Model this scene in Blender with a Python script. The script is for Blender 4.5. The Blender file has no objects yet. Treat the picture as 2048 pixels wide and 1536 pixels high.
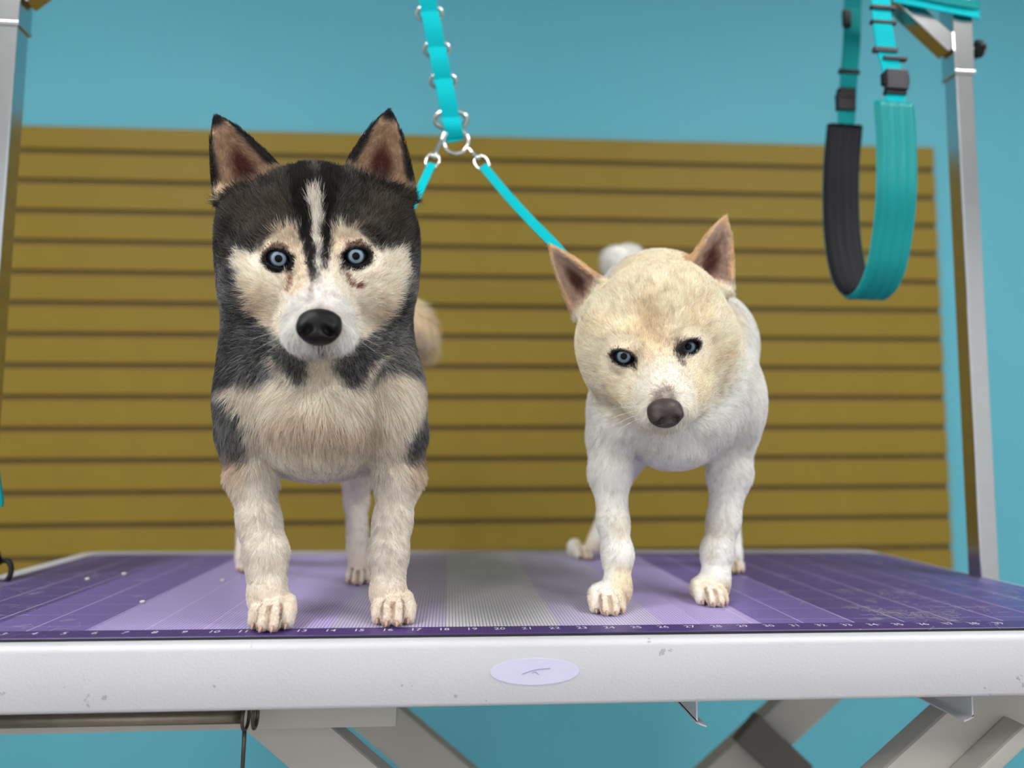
import bpy, math
import numpy as np
from mathutils import Vector, Matrix

# ------------------------------------------------------------------ camera, world, light, exposure
SC = bpy.context.scene
COL = SC.collection
CAM_POS = np.array([-.0484, -.6851, .1582])
YAW, PITCH, ROLL = (math.radians(a) for a in (4.6344, 5.4125, .4481))
FPX = 1500.0
_cy, _sy, _cp, _sp = math.cos(YAW), math.sin(YAW), math.cos(PITCH), math.sin(PITCH)
FW = np.array([_sy*_cp, _cy*_cp, _sp])
_r = np.array([_cy, -_sy, 0.0])
_u = np.cross(_r, FW)
RT = math.cos(ROLL)*_r + math.sin(ROLL)*_u
UP = -math.sin(ROLL)*_r + math.cos(ROLL)*_u
cam_d = bpy.data.cameras.new('camera')
cam = bpy.data.objects.new('camera', cam_d)
COL.objects.link(cam)
M = Matrix(((RT[0], UP[0], -FW[0], CAM_POS[0]), (RT[1], UP[1], -FW[1], CAM_POS[1]),
            (RT[2], UP[2], -FW[2], CAM_POS[2]), (0, 0, 0, 1)))
cam.matrix_world = M
cam_d.sensor_width = 36.0
cam_d.lens = FPX/2048*36.0
cam_d.clip_start = .01
cam_d.dof.use_dof = True
cam_d.dof.focus_distance = .715
cam_d.dof.aperture_fstop = 2.2
SC.camera = cam

world = bpy.data.worlds.new('world')
SC.world = world
world.use_nodes = True
world.node_tree.nodes['Background'].inputs[0].default_value = (.95, .97, 1.0, 1)
world.node_tree.nodes['Background'].inputs[1].default_value = .88

CEIL_Z, FLOOR_Z = 1.75, -.82
LAMP_POWER = 25.0
SC.cycles.max_bounces = 7
SC.cycles.diffuse_bounces = 4
SC.cycles.glossy_bounces = 3
SC.cycles.transmission_bounces = 3
SC.view_settings.view_transform = 'Standard'
SC.view_settings.look = 'None'
SC.view_settings.gamma = 1
SC.view_settings.use_curve_mapping = False
SC.view_settings.exposure = 0.30

# ------------------------------------------------------------------ helpers
def P(px, py, Y):
    """Design helper: the point at depth Y (metres behind the table's front edge) for a place measured in the photo."""
    d = FW + RT*(px-1024)/FPX - UP*(py-768)/FPX
    return CAM_POS + d*(Y-CAM_POS[1])/d[1]

def ppm(Y):
    """metres for one photo pixel at depth Y"""
    return (Y-CAM_POS[1])*1.0/FPX

def pix(p):
    d = p - CAM_POS
    z = d @ FW
    return 1024+FPX*(d @ RT)/z, 768-FPX*(d @ UP)/z

def lin(c):
    c = np.asarray(c, float)/255.0
    return np.where(c <= .04045, c/12.92, ((c+.055)/1.055)**2.4)

def col4(c):
    l = lin(c)
    return (float(l[0]), float(l[1]), float(l[2]), 1.0)

class N:
    """tiny node-tree helper"""
    def __init__(s, name):
        s.m = bpy.data.materials.new(name)
        s.m.use_nodes = True
        s.t = s.m.node_tree
        s.b = s.t.nodes['Principled BSDF']
    def n(s, kind, **kw):
        x = s.t.nodes.new(kind)
        for k, v in kw.items():
            if k.startswith('i_'):
                x.inputs[int(k[2:])].default_value = v
            else:
                setattr(x, k, v)
        return x
    def l(s, a, b):
        s.t.links.new(a, b)
    def math(s, op, a, b=None, c=None):
        x = s.n('ShaderNodeMath', operation=op)
        for i, v in enumerate((a, b, c)):
            if v is None:
                continue
            if isinstance(v, (int, float)):
                x.inputs[i].default_value = v
            else:
                s.l(v, x.inputs[i])
        return x.outputs[0]
    def mix(s, f, a, b):
        x = s.n('ShaderNodeMix', data_type='RGBA')
        for sock, v in ((x.inputs[0], f), (x.inputs[6], a), (x.inputs[7], b)):
            if isinstance(v, (int, float, tuple)):
                sock.default_value = v
            else:
                s.l(v, sock)
        return x.outputs[2]
    def ramp(s, f, stops, interp='LINEAR'):
        x = s.n('ShaderNodeValToRGB')
        x.color_ramp.interpolation = interp
        e = x.color_ramp.elements
        while len(e) < len(stops):
            e.new(1.0)
        for q, (p_, c_) in zip(e, stops):
            q.position = p_
            q.color = c_ if len(c_) == 4 else (*c_, 1)
        s.l(f, x.inputs[0])
        return x.outputs[0]
    def noise(s, scale, detail=3, rough=.5, vec=None):
        x = s.n('ShaderNodeTexNoise')
        x.inputs['Scale'].default_value = scale
        x.inputs['Detail'].default_value = detail
        x.inputs['Roughness'].default_value = rough
        if vec is None:
            vec = s.coord()
        s.l(vec, x.inputs['Vector'])
        return x.outputs['Fac']
    def coord(s, which='Object'):
        if not hasattr(s, '_tc'):
            s._tc = s.n('ShaderNodeTexCoord')
        return s._tc.outputs[which]
    def bump(s, h, strength=.3, dist=.001):
        x = s.n('ShaderNodeBump')
        x.inputs['Strength'].default_value = strength
        x.inputs['Distance'].default_value = dist
        s.l(h, x.inputs['Height'])
        s.l(x.outputs[0], s.b.inputs['Normal'])
    def set(s, color=None, rough=None, metal=None, spec=None, coat=None, sheen=None):
        b = s.b
        if color is not None:
            if isinstance(color, tuple):
                b.inputs['Base Color'].default_value = color
            else:
                s.l(color, b.inputs['Base Color'])
        if rough is not None:
            if isinstance(rough, (int, float)):
                b.inputs['Roughness'].default_value = rough
            else:
                s.l(rough, b.inputs['Roughness'])
        if metal is not None: b.inputs['Metallic'].default_value = metal
        if spec is not None: b.inputs['Specular IOR Level'].default_value = spec
        if coat is not None:
            b.inputs['Coat Weight'].default_value = coat
            b.inputs['Coat Roughness'].default_value = .05
        if sheen is not None: b.inputs['Sheen Weight'].default_value = sheen
        return s.m

def mesh_obj(name, verts, faces, mat, parent=None, smooth=False):
    me = bpy.data.meshes.new(name)
    me.from_pydata([tuple(map(float, v)) for v in verts], [], [tuple(map(int, f)) for f in faces])
    me.update()
    if smooth:
        me.polygons.foreach_set('use_smooth', [True]*len(me.polygons))
    o = bpy.data.objects.new(name, me)
    COL.objects.link(o)
    if mat is not None:
        me.materials.append(mat)
    if parent is not None:
        o.parent = parent
        o.matrix_parent_inverse = parent.matrix_world.inverted()
    return o

def empty(name, loc=(0, 0, 0)):
    o = bpy.data.objects.new(name, None)
    COL.objects.link(o)
    o.location = tuple(map(float, loc))
    o.empty_display_size = .05
    o.matrix_world = Matrix.Translation(Vector(tuple(map(float, loc))))
    return o

def tag(o, label=None, cat=None, group=None, kind=None):
    if label: o['label'] = label
    if cat: o['category'] = cat
    if group: o['group'] = group
    if kind: o['kind'] = kind
    return o

class MB:
    """collects shapes for ONE mesh"""
    def __init__(s):
        s.v, s.f = [], []
    def add(s, v, f):
        k = len(s.v)
        s.v += [tuple(map(float, q)) for q in v]
        s.f += [tuple(int(i)+k for i in q) for q in f]
        return s
    def box(s, lo, hi, bevel=0.0):
        x0, y0, z0 = lo
        x1, y1, z1 = hi
        b = bevel
        if b <= 0:
            v = [(x, y, z) for z in (z0, z1) for y in (y0, y1) for x in (x0, x1)]
            f = [(0, 2, 3, 1), (4, 5, 7, 6), (0, 1, 5, 4), (2, 6, 7, 3), (0, 4, 6, 2), (1, 3, 7, 5)]
            return s.add(v, f)
        import bmesh
        bm = bmesh.new()
        bmesh.ops.create_cube(bm, size=1.0)
        for q in bm.verts:
            q.co = Vector(((x0+x1)/2+q.co.x*(x1-x0), (y0+y1)/2+q.co.y*(y1-y0), (z0+z1)/2+q.co.z*(z1-z0)))
        bmesh.ops.bevel(bm, geom=list(bm.edges), offset=b, segments=2, profile=.6, affect='EDGES')
        bm.verts.ensure_lookup_table()
        s.add([q.co for q in bm.verts], [[w.index for w in g.verts] for g in bm.faces])
        bm.free()
        return s
    def beam(s, a, b, wid, thick, side=(0, 1, 0), bevel=0.003):
        """bar from a to b: 'wid' across, 'thick' along side"""
        a, b = np.array(a, float), np.array(b, float)
        d = b-a
        L = np.linalg.norm(d)
        d /= L
        t = np.array(side, float)
        t -= d*(t @ d)
        t /= np.linalg.norm(t)
        w = np.cross(d, t)
        q = MB().box((0, -wid/2, -thick/2), (L, wid/2, thick/2), bevel)
        s.add([a+d*p[0]+w*p[1]+t*p[2] for p in q.v], q.f)
        return s
    def tube(s, pts, rad, seg=10, cap=True, closed=False):
        pts = [np.array(p, float) for p in pts]
        n = len(pts)
        rad = [rad]*n if np.isscalar(rad) else rad
        T = []
        for i in range(n):
            if closed:
                t = pts[(i+1) % n]-pts[i-1]
            else:
                t = pts[min(i+1, n-1)]-pts[max(i-1, 0)]
            T.append(t/(np.linalg.norm(t)+1e-12))
        ref = np.array([0, 0, 1.0]) if abs(T[0][2]) < .9 else np.array([1.0, 0, 0])
        u = np.cross(T[0], ref)
        u /= np.linalg.norm(u)
        v, f = [], []
        for i in range(n):
            u = u-T[i]*(u @ T[i])
            u /= np.linalg.norm(u)
            w = np.cross(T[i], u)
            for k in range(seg):
                a = 2*math.pi*k/seg
                v.append(pts[i]+rad[i]*(math.cos(a)*u+math.sin(a)*w))
        m = n if closed else n-1
        for i in range(m):
            for k in range(seg):
                j = (i+1) % n
                f.append((i*seg+k, i*seg+(k+1) % seg, j*seg+(k+1) % seg, j*seg+k))
        if cap and not closed:
            f.append(tuple(range(seg-1, -1, -1)))
            f.append(tuple((n-1)*seg+k for k in range(seg)))
        return s.add(v, f)
    def ribbon(s, pts, wdir, wid, thick):
        """flat strap swept along pts; wdir = width direction(s)"""
        pts = [np.array(p, float) for p in pts]
        n = len(pts)
        wd = np.array(wdir, float)
        if wd.ndim == 1:
            wd = np.tile(wd, (n, 1))
        wid = [wid]*n if np.isscalar(wid) else wid
        v, f = [], []
        for i in range(n):
            t = pts[min(i+1, n-1)]-pts[max(i-1, 0)]
            t /= np.linalg.norm(t)
            w = wd[i]-t*(wd[i] @ t)
            w /= np.linalg.norm(w)
            nn = np.cross(t, w)
            for a, b in ((-1, -1), (1, -1), (1, 1), (-1, 1)):
                v.append(pts[i]+w*a*wid[i]/2+nn*b*thick/2)
        for i in range(n-1):
            for k in range(4):
                f.append((i*4+k, i*4+(k+1) % 4, (i+1)*4+(k+1) % 4, (i+1)*4+k))
        f.append((3, 2, 1, 0))
        e = (n-1)*4
        f.append((e, e+1, e+2, e+3))
        return s.add(v, f)
    def build(s, name, mat, parent=None, smooth=False):
        return mesh_obj(name, s.v, s.f, mat, parent, smooth)

def spline(pts, n=8):
    """Catmull-Rom through pts"""
    p = np.array(pts, float)
    p = np.vstack([2*p[0]-p[1], p, 2*p[-1]-p[-2]])
    out = []
    for i in range(1, len(p)-2):
        for k in range(n):
            t = k/n
            out.append(.5*((2*p[i])+(-p[i-1]+p[i+1])*t+(2*p[i-1]-5*p[i]+4*p[i+1]-p[i+2])*t*t+(-p[i-1]+3*p[i]-3*p[i+1]+p[i+2])*t**3))
    out.append(p[-2])
    return out

def ring_pts(c, a, b, n=24):
    c, a, b = (np.array(q, float) for q in (c, a, b))
    return [c+a*math.cos(2*math.pi*k/n)+b*math.sin(2*math.pi*k/n) for k in range(n)]

def hair_object(name, pts, radii, colors, mat, parent=None):
    """pts (n,k,3) -> one hair-curves object with a colour for every strand point"""
    n, k, _ = pts.shape
    c = bpy.data.hair_curves.new(name)
    c.add_curves([k]*n)
    c.attributes['position'].data.foreach_set('vector', pts.astype(np.float32).ravel())
    ra = c.attributes.get('radius') or c.attributes.new('radius', 'FLOAT', 'POINT')
    ra.data.foreach_set('value', radii.astype(np.float32).ravel())
    ca = c.attributes.new('fur_color', 'FLOAT_COLOR', 'POINT')
    cc = np.ones((n, k, 4), np.float32)
    cc[..., :3] = colors if colors.ndim == 3 else colors[:, None, :]
    ca.data.foreach_set('color', cc.ravel())
    o = bpy.data.objects.new(name, c)
    COL.objects.link(o)
    c.materials.append(mat)
    if parent is not None:
        o.parent = parent
        o.matrix_parent_inverse = parent.matrix_world.inverted()
    return o

RNG = np.random.default_rng(7)

# ------------------------------------------------------------------ materials
def make_wall_mat():
    m = N('blue_wall_paint')
    n = m.noise(3.0, 3)
    c = m.mix(n, col4((92, 170, 188)), col4((98, 176, 194)))
    m.bump(m.noise(260, 2), .12, .0006)
    return m.set(c, .55, spec=.3)

def plain(name, rgb, rough=.5, metal=0., spec=.5, nscale=None, namp=.15, bump=None, coat=None, sheen=None):
    m = N(name)
    if nscale:
        a = tuple(q*(1-namp) for q in col4(rgb)[:3])+(1,)
        b = tuple(min(1, q*(1+namp)) for q in col4(rgb)[:3])+(1,)
        c = m.mix(m.noise(nscale, 4), a, b)
    else:
        c = col4(rgb)
    if bump:
        m.bump(m.noise(bump[0], 2), bump[1], bump[2])
    return m.set(c, rough, metal, spec, coat, sheen)

def make_paint_mat():
    """white textured powder coat with specks and scuffs"""
    m = N('white_powder_coat')
    n = m.noise(9, 4)
    c = m.mix(n, col4((191, 191, 196)), col4((199, 199, 204)))
    sp = m.noise(95, 3, .6)
    msk = m.noise(11, 2)
    s1 = m.math('GREATER_THAN', m.math('MULTIPLY', sp, m.math('ADD', msk, .5)), .765)
    c = m.mix(m.math('MULTIPLY', s1, .5), c, col4((120, 112, 106)))
    m.bump(m.noise(420, 2), .35, .0006)
    return m.set(c, .38, spec=.5)

def make_mat_mat():
    """purple banded, ribbed rubber mat: colour bands along x, fine ribs, one-inch and cross lines, dark ruler band in front"""
    m = N('banded_rubber_mat')
    xyz = m.n('ShaderNodeSeparateXYZ')
    m.l(m.coord(), xyz.inputs[0])
    X, Y = xyz.outputs[0], xyz.outputs[1]
    inch = m.math('ADD', m.math('MULTIPLY', X, 1/.0254), 20.0)
    f = m.math('DIVIDE', m.math('ADD', inch, 8), 56.0)
    def pos(i): return (i+8)/56.0
    dark, mid, lite, lav, gry = (col4(c) for c in ((74, 61, 120), (114, 97, 164), (180, 164, 218), (190, 182, 212), (202, 202, 208)))
    lav2 = col4((184, 176, 204))
    base = m.ramp(f, [(0, dark), (pos(1.8), mid), (pos(5.5), lite), (pos(9.7), col4((184, 170, 220))), (pos(13.8), lav2), (pos(18), gry),
                      (pos(22), lav), (pos(26), col4((180, 164, 216))), (pos(29.7), mid), (pos(33.4), dark), (pos(41.5), col4((66, 70, 128)))], 'CONSTANT')
    # ribs, 1/8 inch
    rib = m.math('FRACT', m.math('MULTIPLY', inch, 8.0))
    ribm = m.math('LESS_THAN', rib, .3)
    c = m.mix(m.math('MULTIPLY', ribm, .62), base, col4((84, 72, 122)))
    # fine cross weave
    wv = m.math('LESS_THAN', m.math('FRACT', m.math('MULTIPLY', Y, 1/.0034)), .32)
    edge = m.math('GREATER_THAN', m.math('ABSOLUTE', m.math('SUBTRACT', inch, 19.0)), 8.5)
    c = m.mix(m.math('MULTIPLY', m.math('MULTIPLY', wv, edge), .42), c, col4((86, 70, 138)))
    # one-inch lines in the coloured bands
    il = m.math('LESS_THAN', m.math('FRACT', m.math('ADD', m.math('MULTIPLY', inch, .5), .27)), .028)
    c = m.mix(m.math('MULTIPLY', m.math('MULTIPLY', il, edge), .6), c, col4((205, 190, 226)))
    xl = m.math('LESS_THAN', m.math('FRACT', m.math('ADD', m.math('MULTIPLY', Y, 1/.0508), .12)), .018)
    c = m.mix(m.math('MULTIPLY', m.math('MULTIPLY', xl, edge), .5), c, col4((190, 178, 215)))
    # ruler band along the front
    band = m.math('LESS_THAN', Y, .0275)
    bandc = m.mix(m.math('MULTIPLY', ribm, .5), col4((66, 48, 112)), col4((40, 30, 74)))
    c = m.mix(band, c, bandc)
    # dusty scuffs
    sc = m.math('MULTIPLY', m.math('GREATER_THAN', m.noise(34, 5, .65), .63), m.math('GREATER_THAN', m.math('ABSOLUTE', m.math('SUBTRACT', inch, 19.0)), 14.0))
    c = m.mix(m.math('MULTIPLY', sc, .28), c, col4((170, 165, 175)))
    m.bump(rib, .25, .0005)
    return m.set(c, .42, spec=.45)

M_WALL = make_wall_mat()
M_FLOOR = plain('grey_floor_vinyl', (150, 148, 145), .45, nscale=6)
M_CEIL = plain('white_ceiling_paint', (225, 225, 222), .8, nscale=4, namp=.03)
M_SIDE = plain('pale_wall_paint', (205, 208, 206), .7, nscale=3, namp=.03)
M_SLAT = plain('golden_brown_laminate', (138, 117, 46), .5, spec=.15, nscale=14, namp=.07)
M_GROOVE = plain('brown_fibreboard', (98, 76, 32), .7, nscale=20, namp=.1)
M_PAINT = make_paint_mat()
M_MAT = make_mat_mat()
M_MATEDGE = plain('black_rubber_edge', (22, 20, 26), .6)
M_PRINT = plain('pale_print', (205, 200, 220), .6)
M_STICK = plain('lavender_sticker', (200, 200, 226), .4, nscale=60, namp=.02)
M_INK = plain('grey_ink', (120, 118, 150), .6)
M_LEG = plain('grey_painted_steel', (182, 178, 171), .5, nscale=12, namp=.07)
M_LEGD = plain('dark_grey_steel', (92, 88, 84), .55, nscale=12, namp=.08)
M_CHROME = plain('brushed_steel_tube', (205, 205, 208), .16, 1.0, nscale=60, namp=.06)
M_STEEL = plain('worn_steel', (138, 128, 116), .38, .9, nscale=90, namp=.25)
M_WIRE = plain('dark_wire', (84, 78, 70), .4, .8, nscale=90, namp=.2)
M_SILVER = plain('polished_nickel', (225, 222, 218), .18, 1.0)
M_BLACKP = plain('black_plastic', (14, 14, 17), .5, spec=.3)
M_GREYP = plain('charcoal_plastic', (50, 47, 56), .5, spec=.3)
M_TEALB = plain('bright_teal_webbing', (0, 180, 190), .75, spec=.12, bump=(900, .4, .0006))
M_TEAL = plain('teal_webbing', (0, 132, 134), .7, spec=.15, bump=(900, .4, .0006))
M_PAD = plain('teal_padded_nylon', (0, 136, 138), .45, spec=.25, bump=(700, .2, .0004))
M_LINING = plain('black_rubberised_lining', (12, 13, 22), .6, spec=.2)
M_LAMP = N('lamp_diffuser')
M_LAMP.b.inputs['Emission Color'].default_value = (1, .985, .96, 1)
M_LAMP.b.inputs['Emission Strength'].default_value = LAMP_POWER
M_LAMP = M_LAMP.m
M_LAMPF = plain('white_lamp_frame', (230, 230, 230), .5)

# ------------------------------------------------------------------ the setting
WYAW, WD, WTILT = math.radians(-.80), 1.1761, .0121
def WP(t, z, off=0.0):
    """point on the back wall: t along it, z up, off = distance out of the wall's face towards the room"""
    return np.array([t*math.cos(WYAW)+off*math.sin(WYAW), WD+t*math.sin(WYAW)-off*math.cos(WYAW), z])

def wallbox(mb, t0, t1, z0, z1, o0, o1, tilt=0.0, bevel=0.0):
    q = MB().box((t0, o0, z0), (t1, o1, z1), bevel)
    return mb.add([WP(p[0], p[2]+tilt*p[0], p[1]) for p in q.v], [tuple(reversed(f)) for f in q.f])

RX0, RX1, RY0, RY1 = -2.6, 2.9, -3.2, 1.35
o = wallbox(MB(), -2.75, 3.05, FLOOR_Z, CEIL_Z, -.13, -.02).build('wall_back', M_WALL); tag(o, 'blue painted back wall', kind='structure')
o = MB().box((RX0, RY0, FLOOR_Z-.05), (RX1, RY1, FLOOR_Z)).build('floor', M_FLOOR); tag(o, 'grey vinyl floor', kind='structure')
o = MB().box((RX0, RY0, CEIL_Z), (RX1, RY1, CEIL_Z+.05)).build('ceiling', M_CEIL); tag(o, 'white ceiling', kind='structure')
o = MB().box((RX0-.1, RY0, FLOOR_Z), (RX0, RY1, CEIL_Z)).build('wall_left', M_SIDE); tag(o, 'pale left wall', kind='structure')
o = MB().box((RX1, RY0, FLOOR_Z), (RX1+.1, RY1, CEIL_Z)).build('wall_right', M_SIDE); tag(o, 'pale right wall', kind='structure')

# ceiling lamps (the room's own light)
for i, (lx, ly, lab) in enumerate([(-1.15, -2.1, 'square white ceiling lamp over the front left of the room'), (1.3, -2.1, 'square white ceiling lamp over the front right of the room'),
                                   (-1.15, -.55, 'square white ceiling lamp above the left end of the table'), (1.3, -.55, 'square white ceiling lamp above the right end of the table')]):
    L = empty('ceiling_lamp', (lx, ly, CEIL_Z))
    tag(L, lab, 'lamp', 'square ceiling lamps')
    fr = MB()
    for a in (-.31, .28):
        fr.box((lx+a, ly-.31, CEIL_Z-.03), (lx+a+.03, ly+.31, CEIL_Z-.001))
        fr.box((lx-.28, ly+a, CEIL_Z-.03), (lx+.28, ly+a+.03, CEIL_Z-.001))
    fr.build('frame', M_LAMPF, L)
    MB().box((lx-.28, ly-.28, CEIL_Z-.02), (lx+.28, ly+.28, CEIL_Z-.005)).build('diffuser', M_LAMP, L)

# slatwall panel
PITCH_S, GAP = .0762, .0140
G0 = .9094
T0, T1 = -1.205, 1.231
sw = empty('slatwall_panel', WP(0, G0+.06-1.22))
tag(sw, 'golden brown grooved slatwall panel on the blue wall', 'wall panel')
NS = 16
zt = G0+.064
wallbox(MB(), T0, T1, zt-1.22, zt, -.02, -.008, WTILT).build('backing', M_GROOVE, sw)
slat_me = None
for k in range(NS):
    z1 = zt if k == 0 else G0-(k-1)*PITCH_S-GAP/2
    z0 = G0-k*PITCH_S+GAP/2
    if k in (0, 1):
        o = wallbox(MB(), T0, T1, z0-z1, 0, -.0081, .0, WTILT, .0012).build('slat', M_SLAT, sw)
        if k == 1: slat_me = o.data
    else:
        o = bpy.data.objects.new('slat', slat_me)
        COL.objects.link(o)
        o.parent = sw
        o.matrix_parent_inverse = sw.matrix_world.inverted()
    o.location = (0, 0, z1)

# ------------------------------------------------------------------ grooming table
W0, W1, DB, FR = -.637, .688, .611, -.015
tb = empty('grooming_table', ((W0+W1)/2, .3, FLOOR_Z))
tag(tb, 'white grooming table with grey scissor legs under the purple mat', 'table')

def rrect(x0, x1, y0, y1, r, n=8):
    out = []
    for cx, cy, a0 in ((x1-r, y1-r, 0), (x0+r, y1-r, 90), (x0+r, y0+r, 180), (x1-r, y0+r, 270)):
        for k in range(n+1):
            a = math.radians(a0+90*k/n)
            out.append((cx+r*math.cos(a), cy+r*math.sin(a)))
    return out

def loft(mb, rings):
    n = len(rings[0])
    v = [p for r in rings for p in r]
    f = []
    for i in range(len(rings)-1):
        for k in range(n):
            f.append((i*n+k, i*n+(k+1) % n, (i+1)*n+(k+1) % n, (i+1)*n+k))
    return mb.add(v, f)

ZR, ZB = -.003, -.0585
def RRr(ins, z, r=.035): return [(x, y, z) for x, y in rrect(W0+ins, W1-ins, FR+ins, DB-ins, max(.006, r-ins))]
mb = MB()
loft(mb, [RRr(.03, ZB+.004), RRr(.02, ZB), RRr(.004, ZB), RRr(.0012, ZB+.0012), RRr(0, ZB+.004), RRr(0, ZR-.006), RRr(.0008, ZR-.003), RRr(.003, ZR-.0008), RRr(.006, ZR), RRr(.03, ZR)])
rim = mb.build('apron', M_PAINT, tb, True)
mb = MB()
lo, hi = RRr(.03, ZR-.002), RRr(.03, ZR)
n = len(hi)
mb.add(RRr(.01, ZR-.001)+RRr(.01, ZB+.006), [tuple(range(n)), tuple(range(2*n-1, n-1, -1))])
mb.build('board', M_PAINT, tb)
# oval sticker
ce = P(1070, 1343, FR)
a, b = 87*ppm(FR), 25*ppm(FR)
yy = FR-.0006
st = MB()
ov = [(ce[0]+a*math.cos(t), ce[2]+b*math.sin(t)) for t in np.linspace(0, 2*math.pi, 48, endpoint=False)]
st.add([(x, yy, z) for x, z in ov]+[(x, FR+.0005, z) for x, z in ov], [tuple(range(48))]+[(i, 48+i, 48+(i+1) % 48, (i+1) % 48) for i in range(48)])
so = st.build('oval_sticker', M_STICK, tb)
so['label'] = 'lavender oval sticker on the white apron'
mb = MB()
mb.tube([(ce[0]+x*ppm(FR), yy-.0002, ce[2]+z*ppm(FR)) for x, z in ((-26, -4), (-14, 0), (-2, 3), (10, 5), (30, 6))], .00022, 5)
mb.tube([(ce[0]+x*ppm(FR), yy-.0002, ce[2]+z*ppm(FR)) for x, z in ((8, -6), (0, 0), (-6, -2))], .00022, 5)
mb.build('faded_writing', M_INK, so)

def PB(px, py, Y): return P(px, py, Y)
# grey under-frame bar with a rod in front of it
q0, q1 = PB(-60, 1461, .075), PB(793, 1450, .075)
MB().box((q0[0], .07, q1[2]), (q1[0], .10, ZB-.001), .002).build('frame_bar', M_LEG, tb)
c0, c1 = PB(-60, 1440, .035), PB(484, 1436, .035)
zc = (c0[2]+c1[2])/2
rod = MB().tube([(c0[0], .035, zc), (c1[0], .035, zc)], .0062, 16).build('rod', M_STEEL, tb, True)
h = PB(491, 1436, .03)
rings = MB()
rings.tube(ring_pts((h[0]+.0075, .034, zc+.001), (0, .0085, 0), (0, 0, .011), 20), .0018, 8, closed=True)
rings.build('end_ring', M_WIRE, rod, True)
# hanging wire hook
hk = empty('wire_hook', (h[0], .033, zc+.008))
tag(hk, 'thin dark wire hook hanging from the rod under the table', 'hook')
MB().tube(ring_pts((h[0]-.001, .0345, zc-.001), (.0008, .0085, 0), (0, 0, .0105), 20), .0016, 8, closed=True).build('eye', M_WIRE, hk, True)
MB().tube([(h[0]-.0012, .033, zc-.0115), (h[0]-.0014, .033, zc-.03), (h[0]-.0022, .033, zc-.075)], .0019, 8).build('shank', M_WIRE, hk, True)
MB().tube(spline([(h[0]-.0022, .033, zc-.075), (h[0]-.004, .033, zc-.083), (h[0]-.011, .033, zc-.083), (h[0]-.0125, .033, zc-.074)], 6), .0019, 8).build('crook', M_WIRE, hk, True)

def slant(name, p0, p1, Y, wid, thick, mat, parent):
    """scissor arm: through the two points (photo x, y at depth Y), extended to the floor frame"""
    a, b = PB(*p0, Y), PB(*p1, Y)
    d = b-a
    d[1] = 0
    d /= np.linalg.norm(d)
    L = (a[2]-(FLOOR_Z+.09))/-d[2]
    return MB().beam(a-d*.055, a+d*L, wid, thick, (0, 1, 0), .004).build(name, mat, parent)
slant('scissor_arm', (592, 1456), (685, 1536), .125, .056, .03, M_LEG, tb)
slant('scissor_arm', (757, 1432), (880, 1536), .40, .060, .03, M_LEG, tb)
slant('scissor_arm', (1606, 1402), (1478, 1520), .44, .060, .03, M_LEG, tb)
slant('scissor_arm', (1975, 1410), (1860, 1516), .10, .066, .03, M_LEG, tb)
a, b = PB(1490, 1452, .40), PB(1600, 1556, .40)
MB().beam(a, b, .05, .02).build('scissor_brace', M_LEGD, tb)
a, b = PB(2040, 1452, .07), PB(1925, 1560, .07)
MB().beam(a, b, .016, .03).build('actuator_rail', M_LEG, tb)
a, b = PB(2030, 1460, .09), PB(2120, 1420, .09)
MB().tube([a, b], .0055, 10).build('black_hose', M_BLACKP, tb)
MB().box((-.5, .06, FLOOR_Z+.001), (.55, .12, FLOOR_Z+.06), .004).build('base_bar', M_LEG, tb)
MB().box((-.5, .38, FLOOR_Z+.001), (.55, .46, FLOOR_Z+.06), .004).build('base_bar', M_LEG, tb)
MB().box((-.5, .12, FLOOR_Z+.01), (-.44, .38, FLOOR_Z+.05), .004).build('base_bar', M_LEG, tb)
MB().box((.49, .12, FLOOR_Z+.01), (.55, .38, FLOOR_Z+.05), .004).build('base_bar', M_LEG, tb)
# bent sheet channel rails for a drawer
for (pt, pb, lip, nm) in (((1398, 1400), (1394, 1447), 1, 0), ((1947, 1396), (1946, 1436), -1, 1)):
    t_, b_ = PB(*pt, .012), PB(*pb, .012)
    x, zb = b_[0], b_[2]
    mb = MB()
    mb.box((x-.0008, .012, zb), (x+.0008, .26, ZB-.0005))
    prof = [(x-.0008*lip, zb+.002), (x+.002*lip, zb-.001), (x+.0045*lip, zb-.002), (x+.009*lip, zb-.0035)]
    v = []
    for y in (.012, .26):
        for (u, w) in prof: v.append((u, y, w))
        for (u, w) in prof[::-1]: v.append((u, y, w+.0014))
    n = 8
    f = [tuple(range(n)), tuple(range(2*n-1, n-1, -1))]+[(k, n+k, n+(k+1) % n, (k+1) % n) for k in range(n)]
    mb.add(v, f)
    mb.build('channel_rail', M_PAINT, tb)

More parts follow.
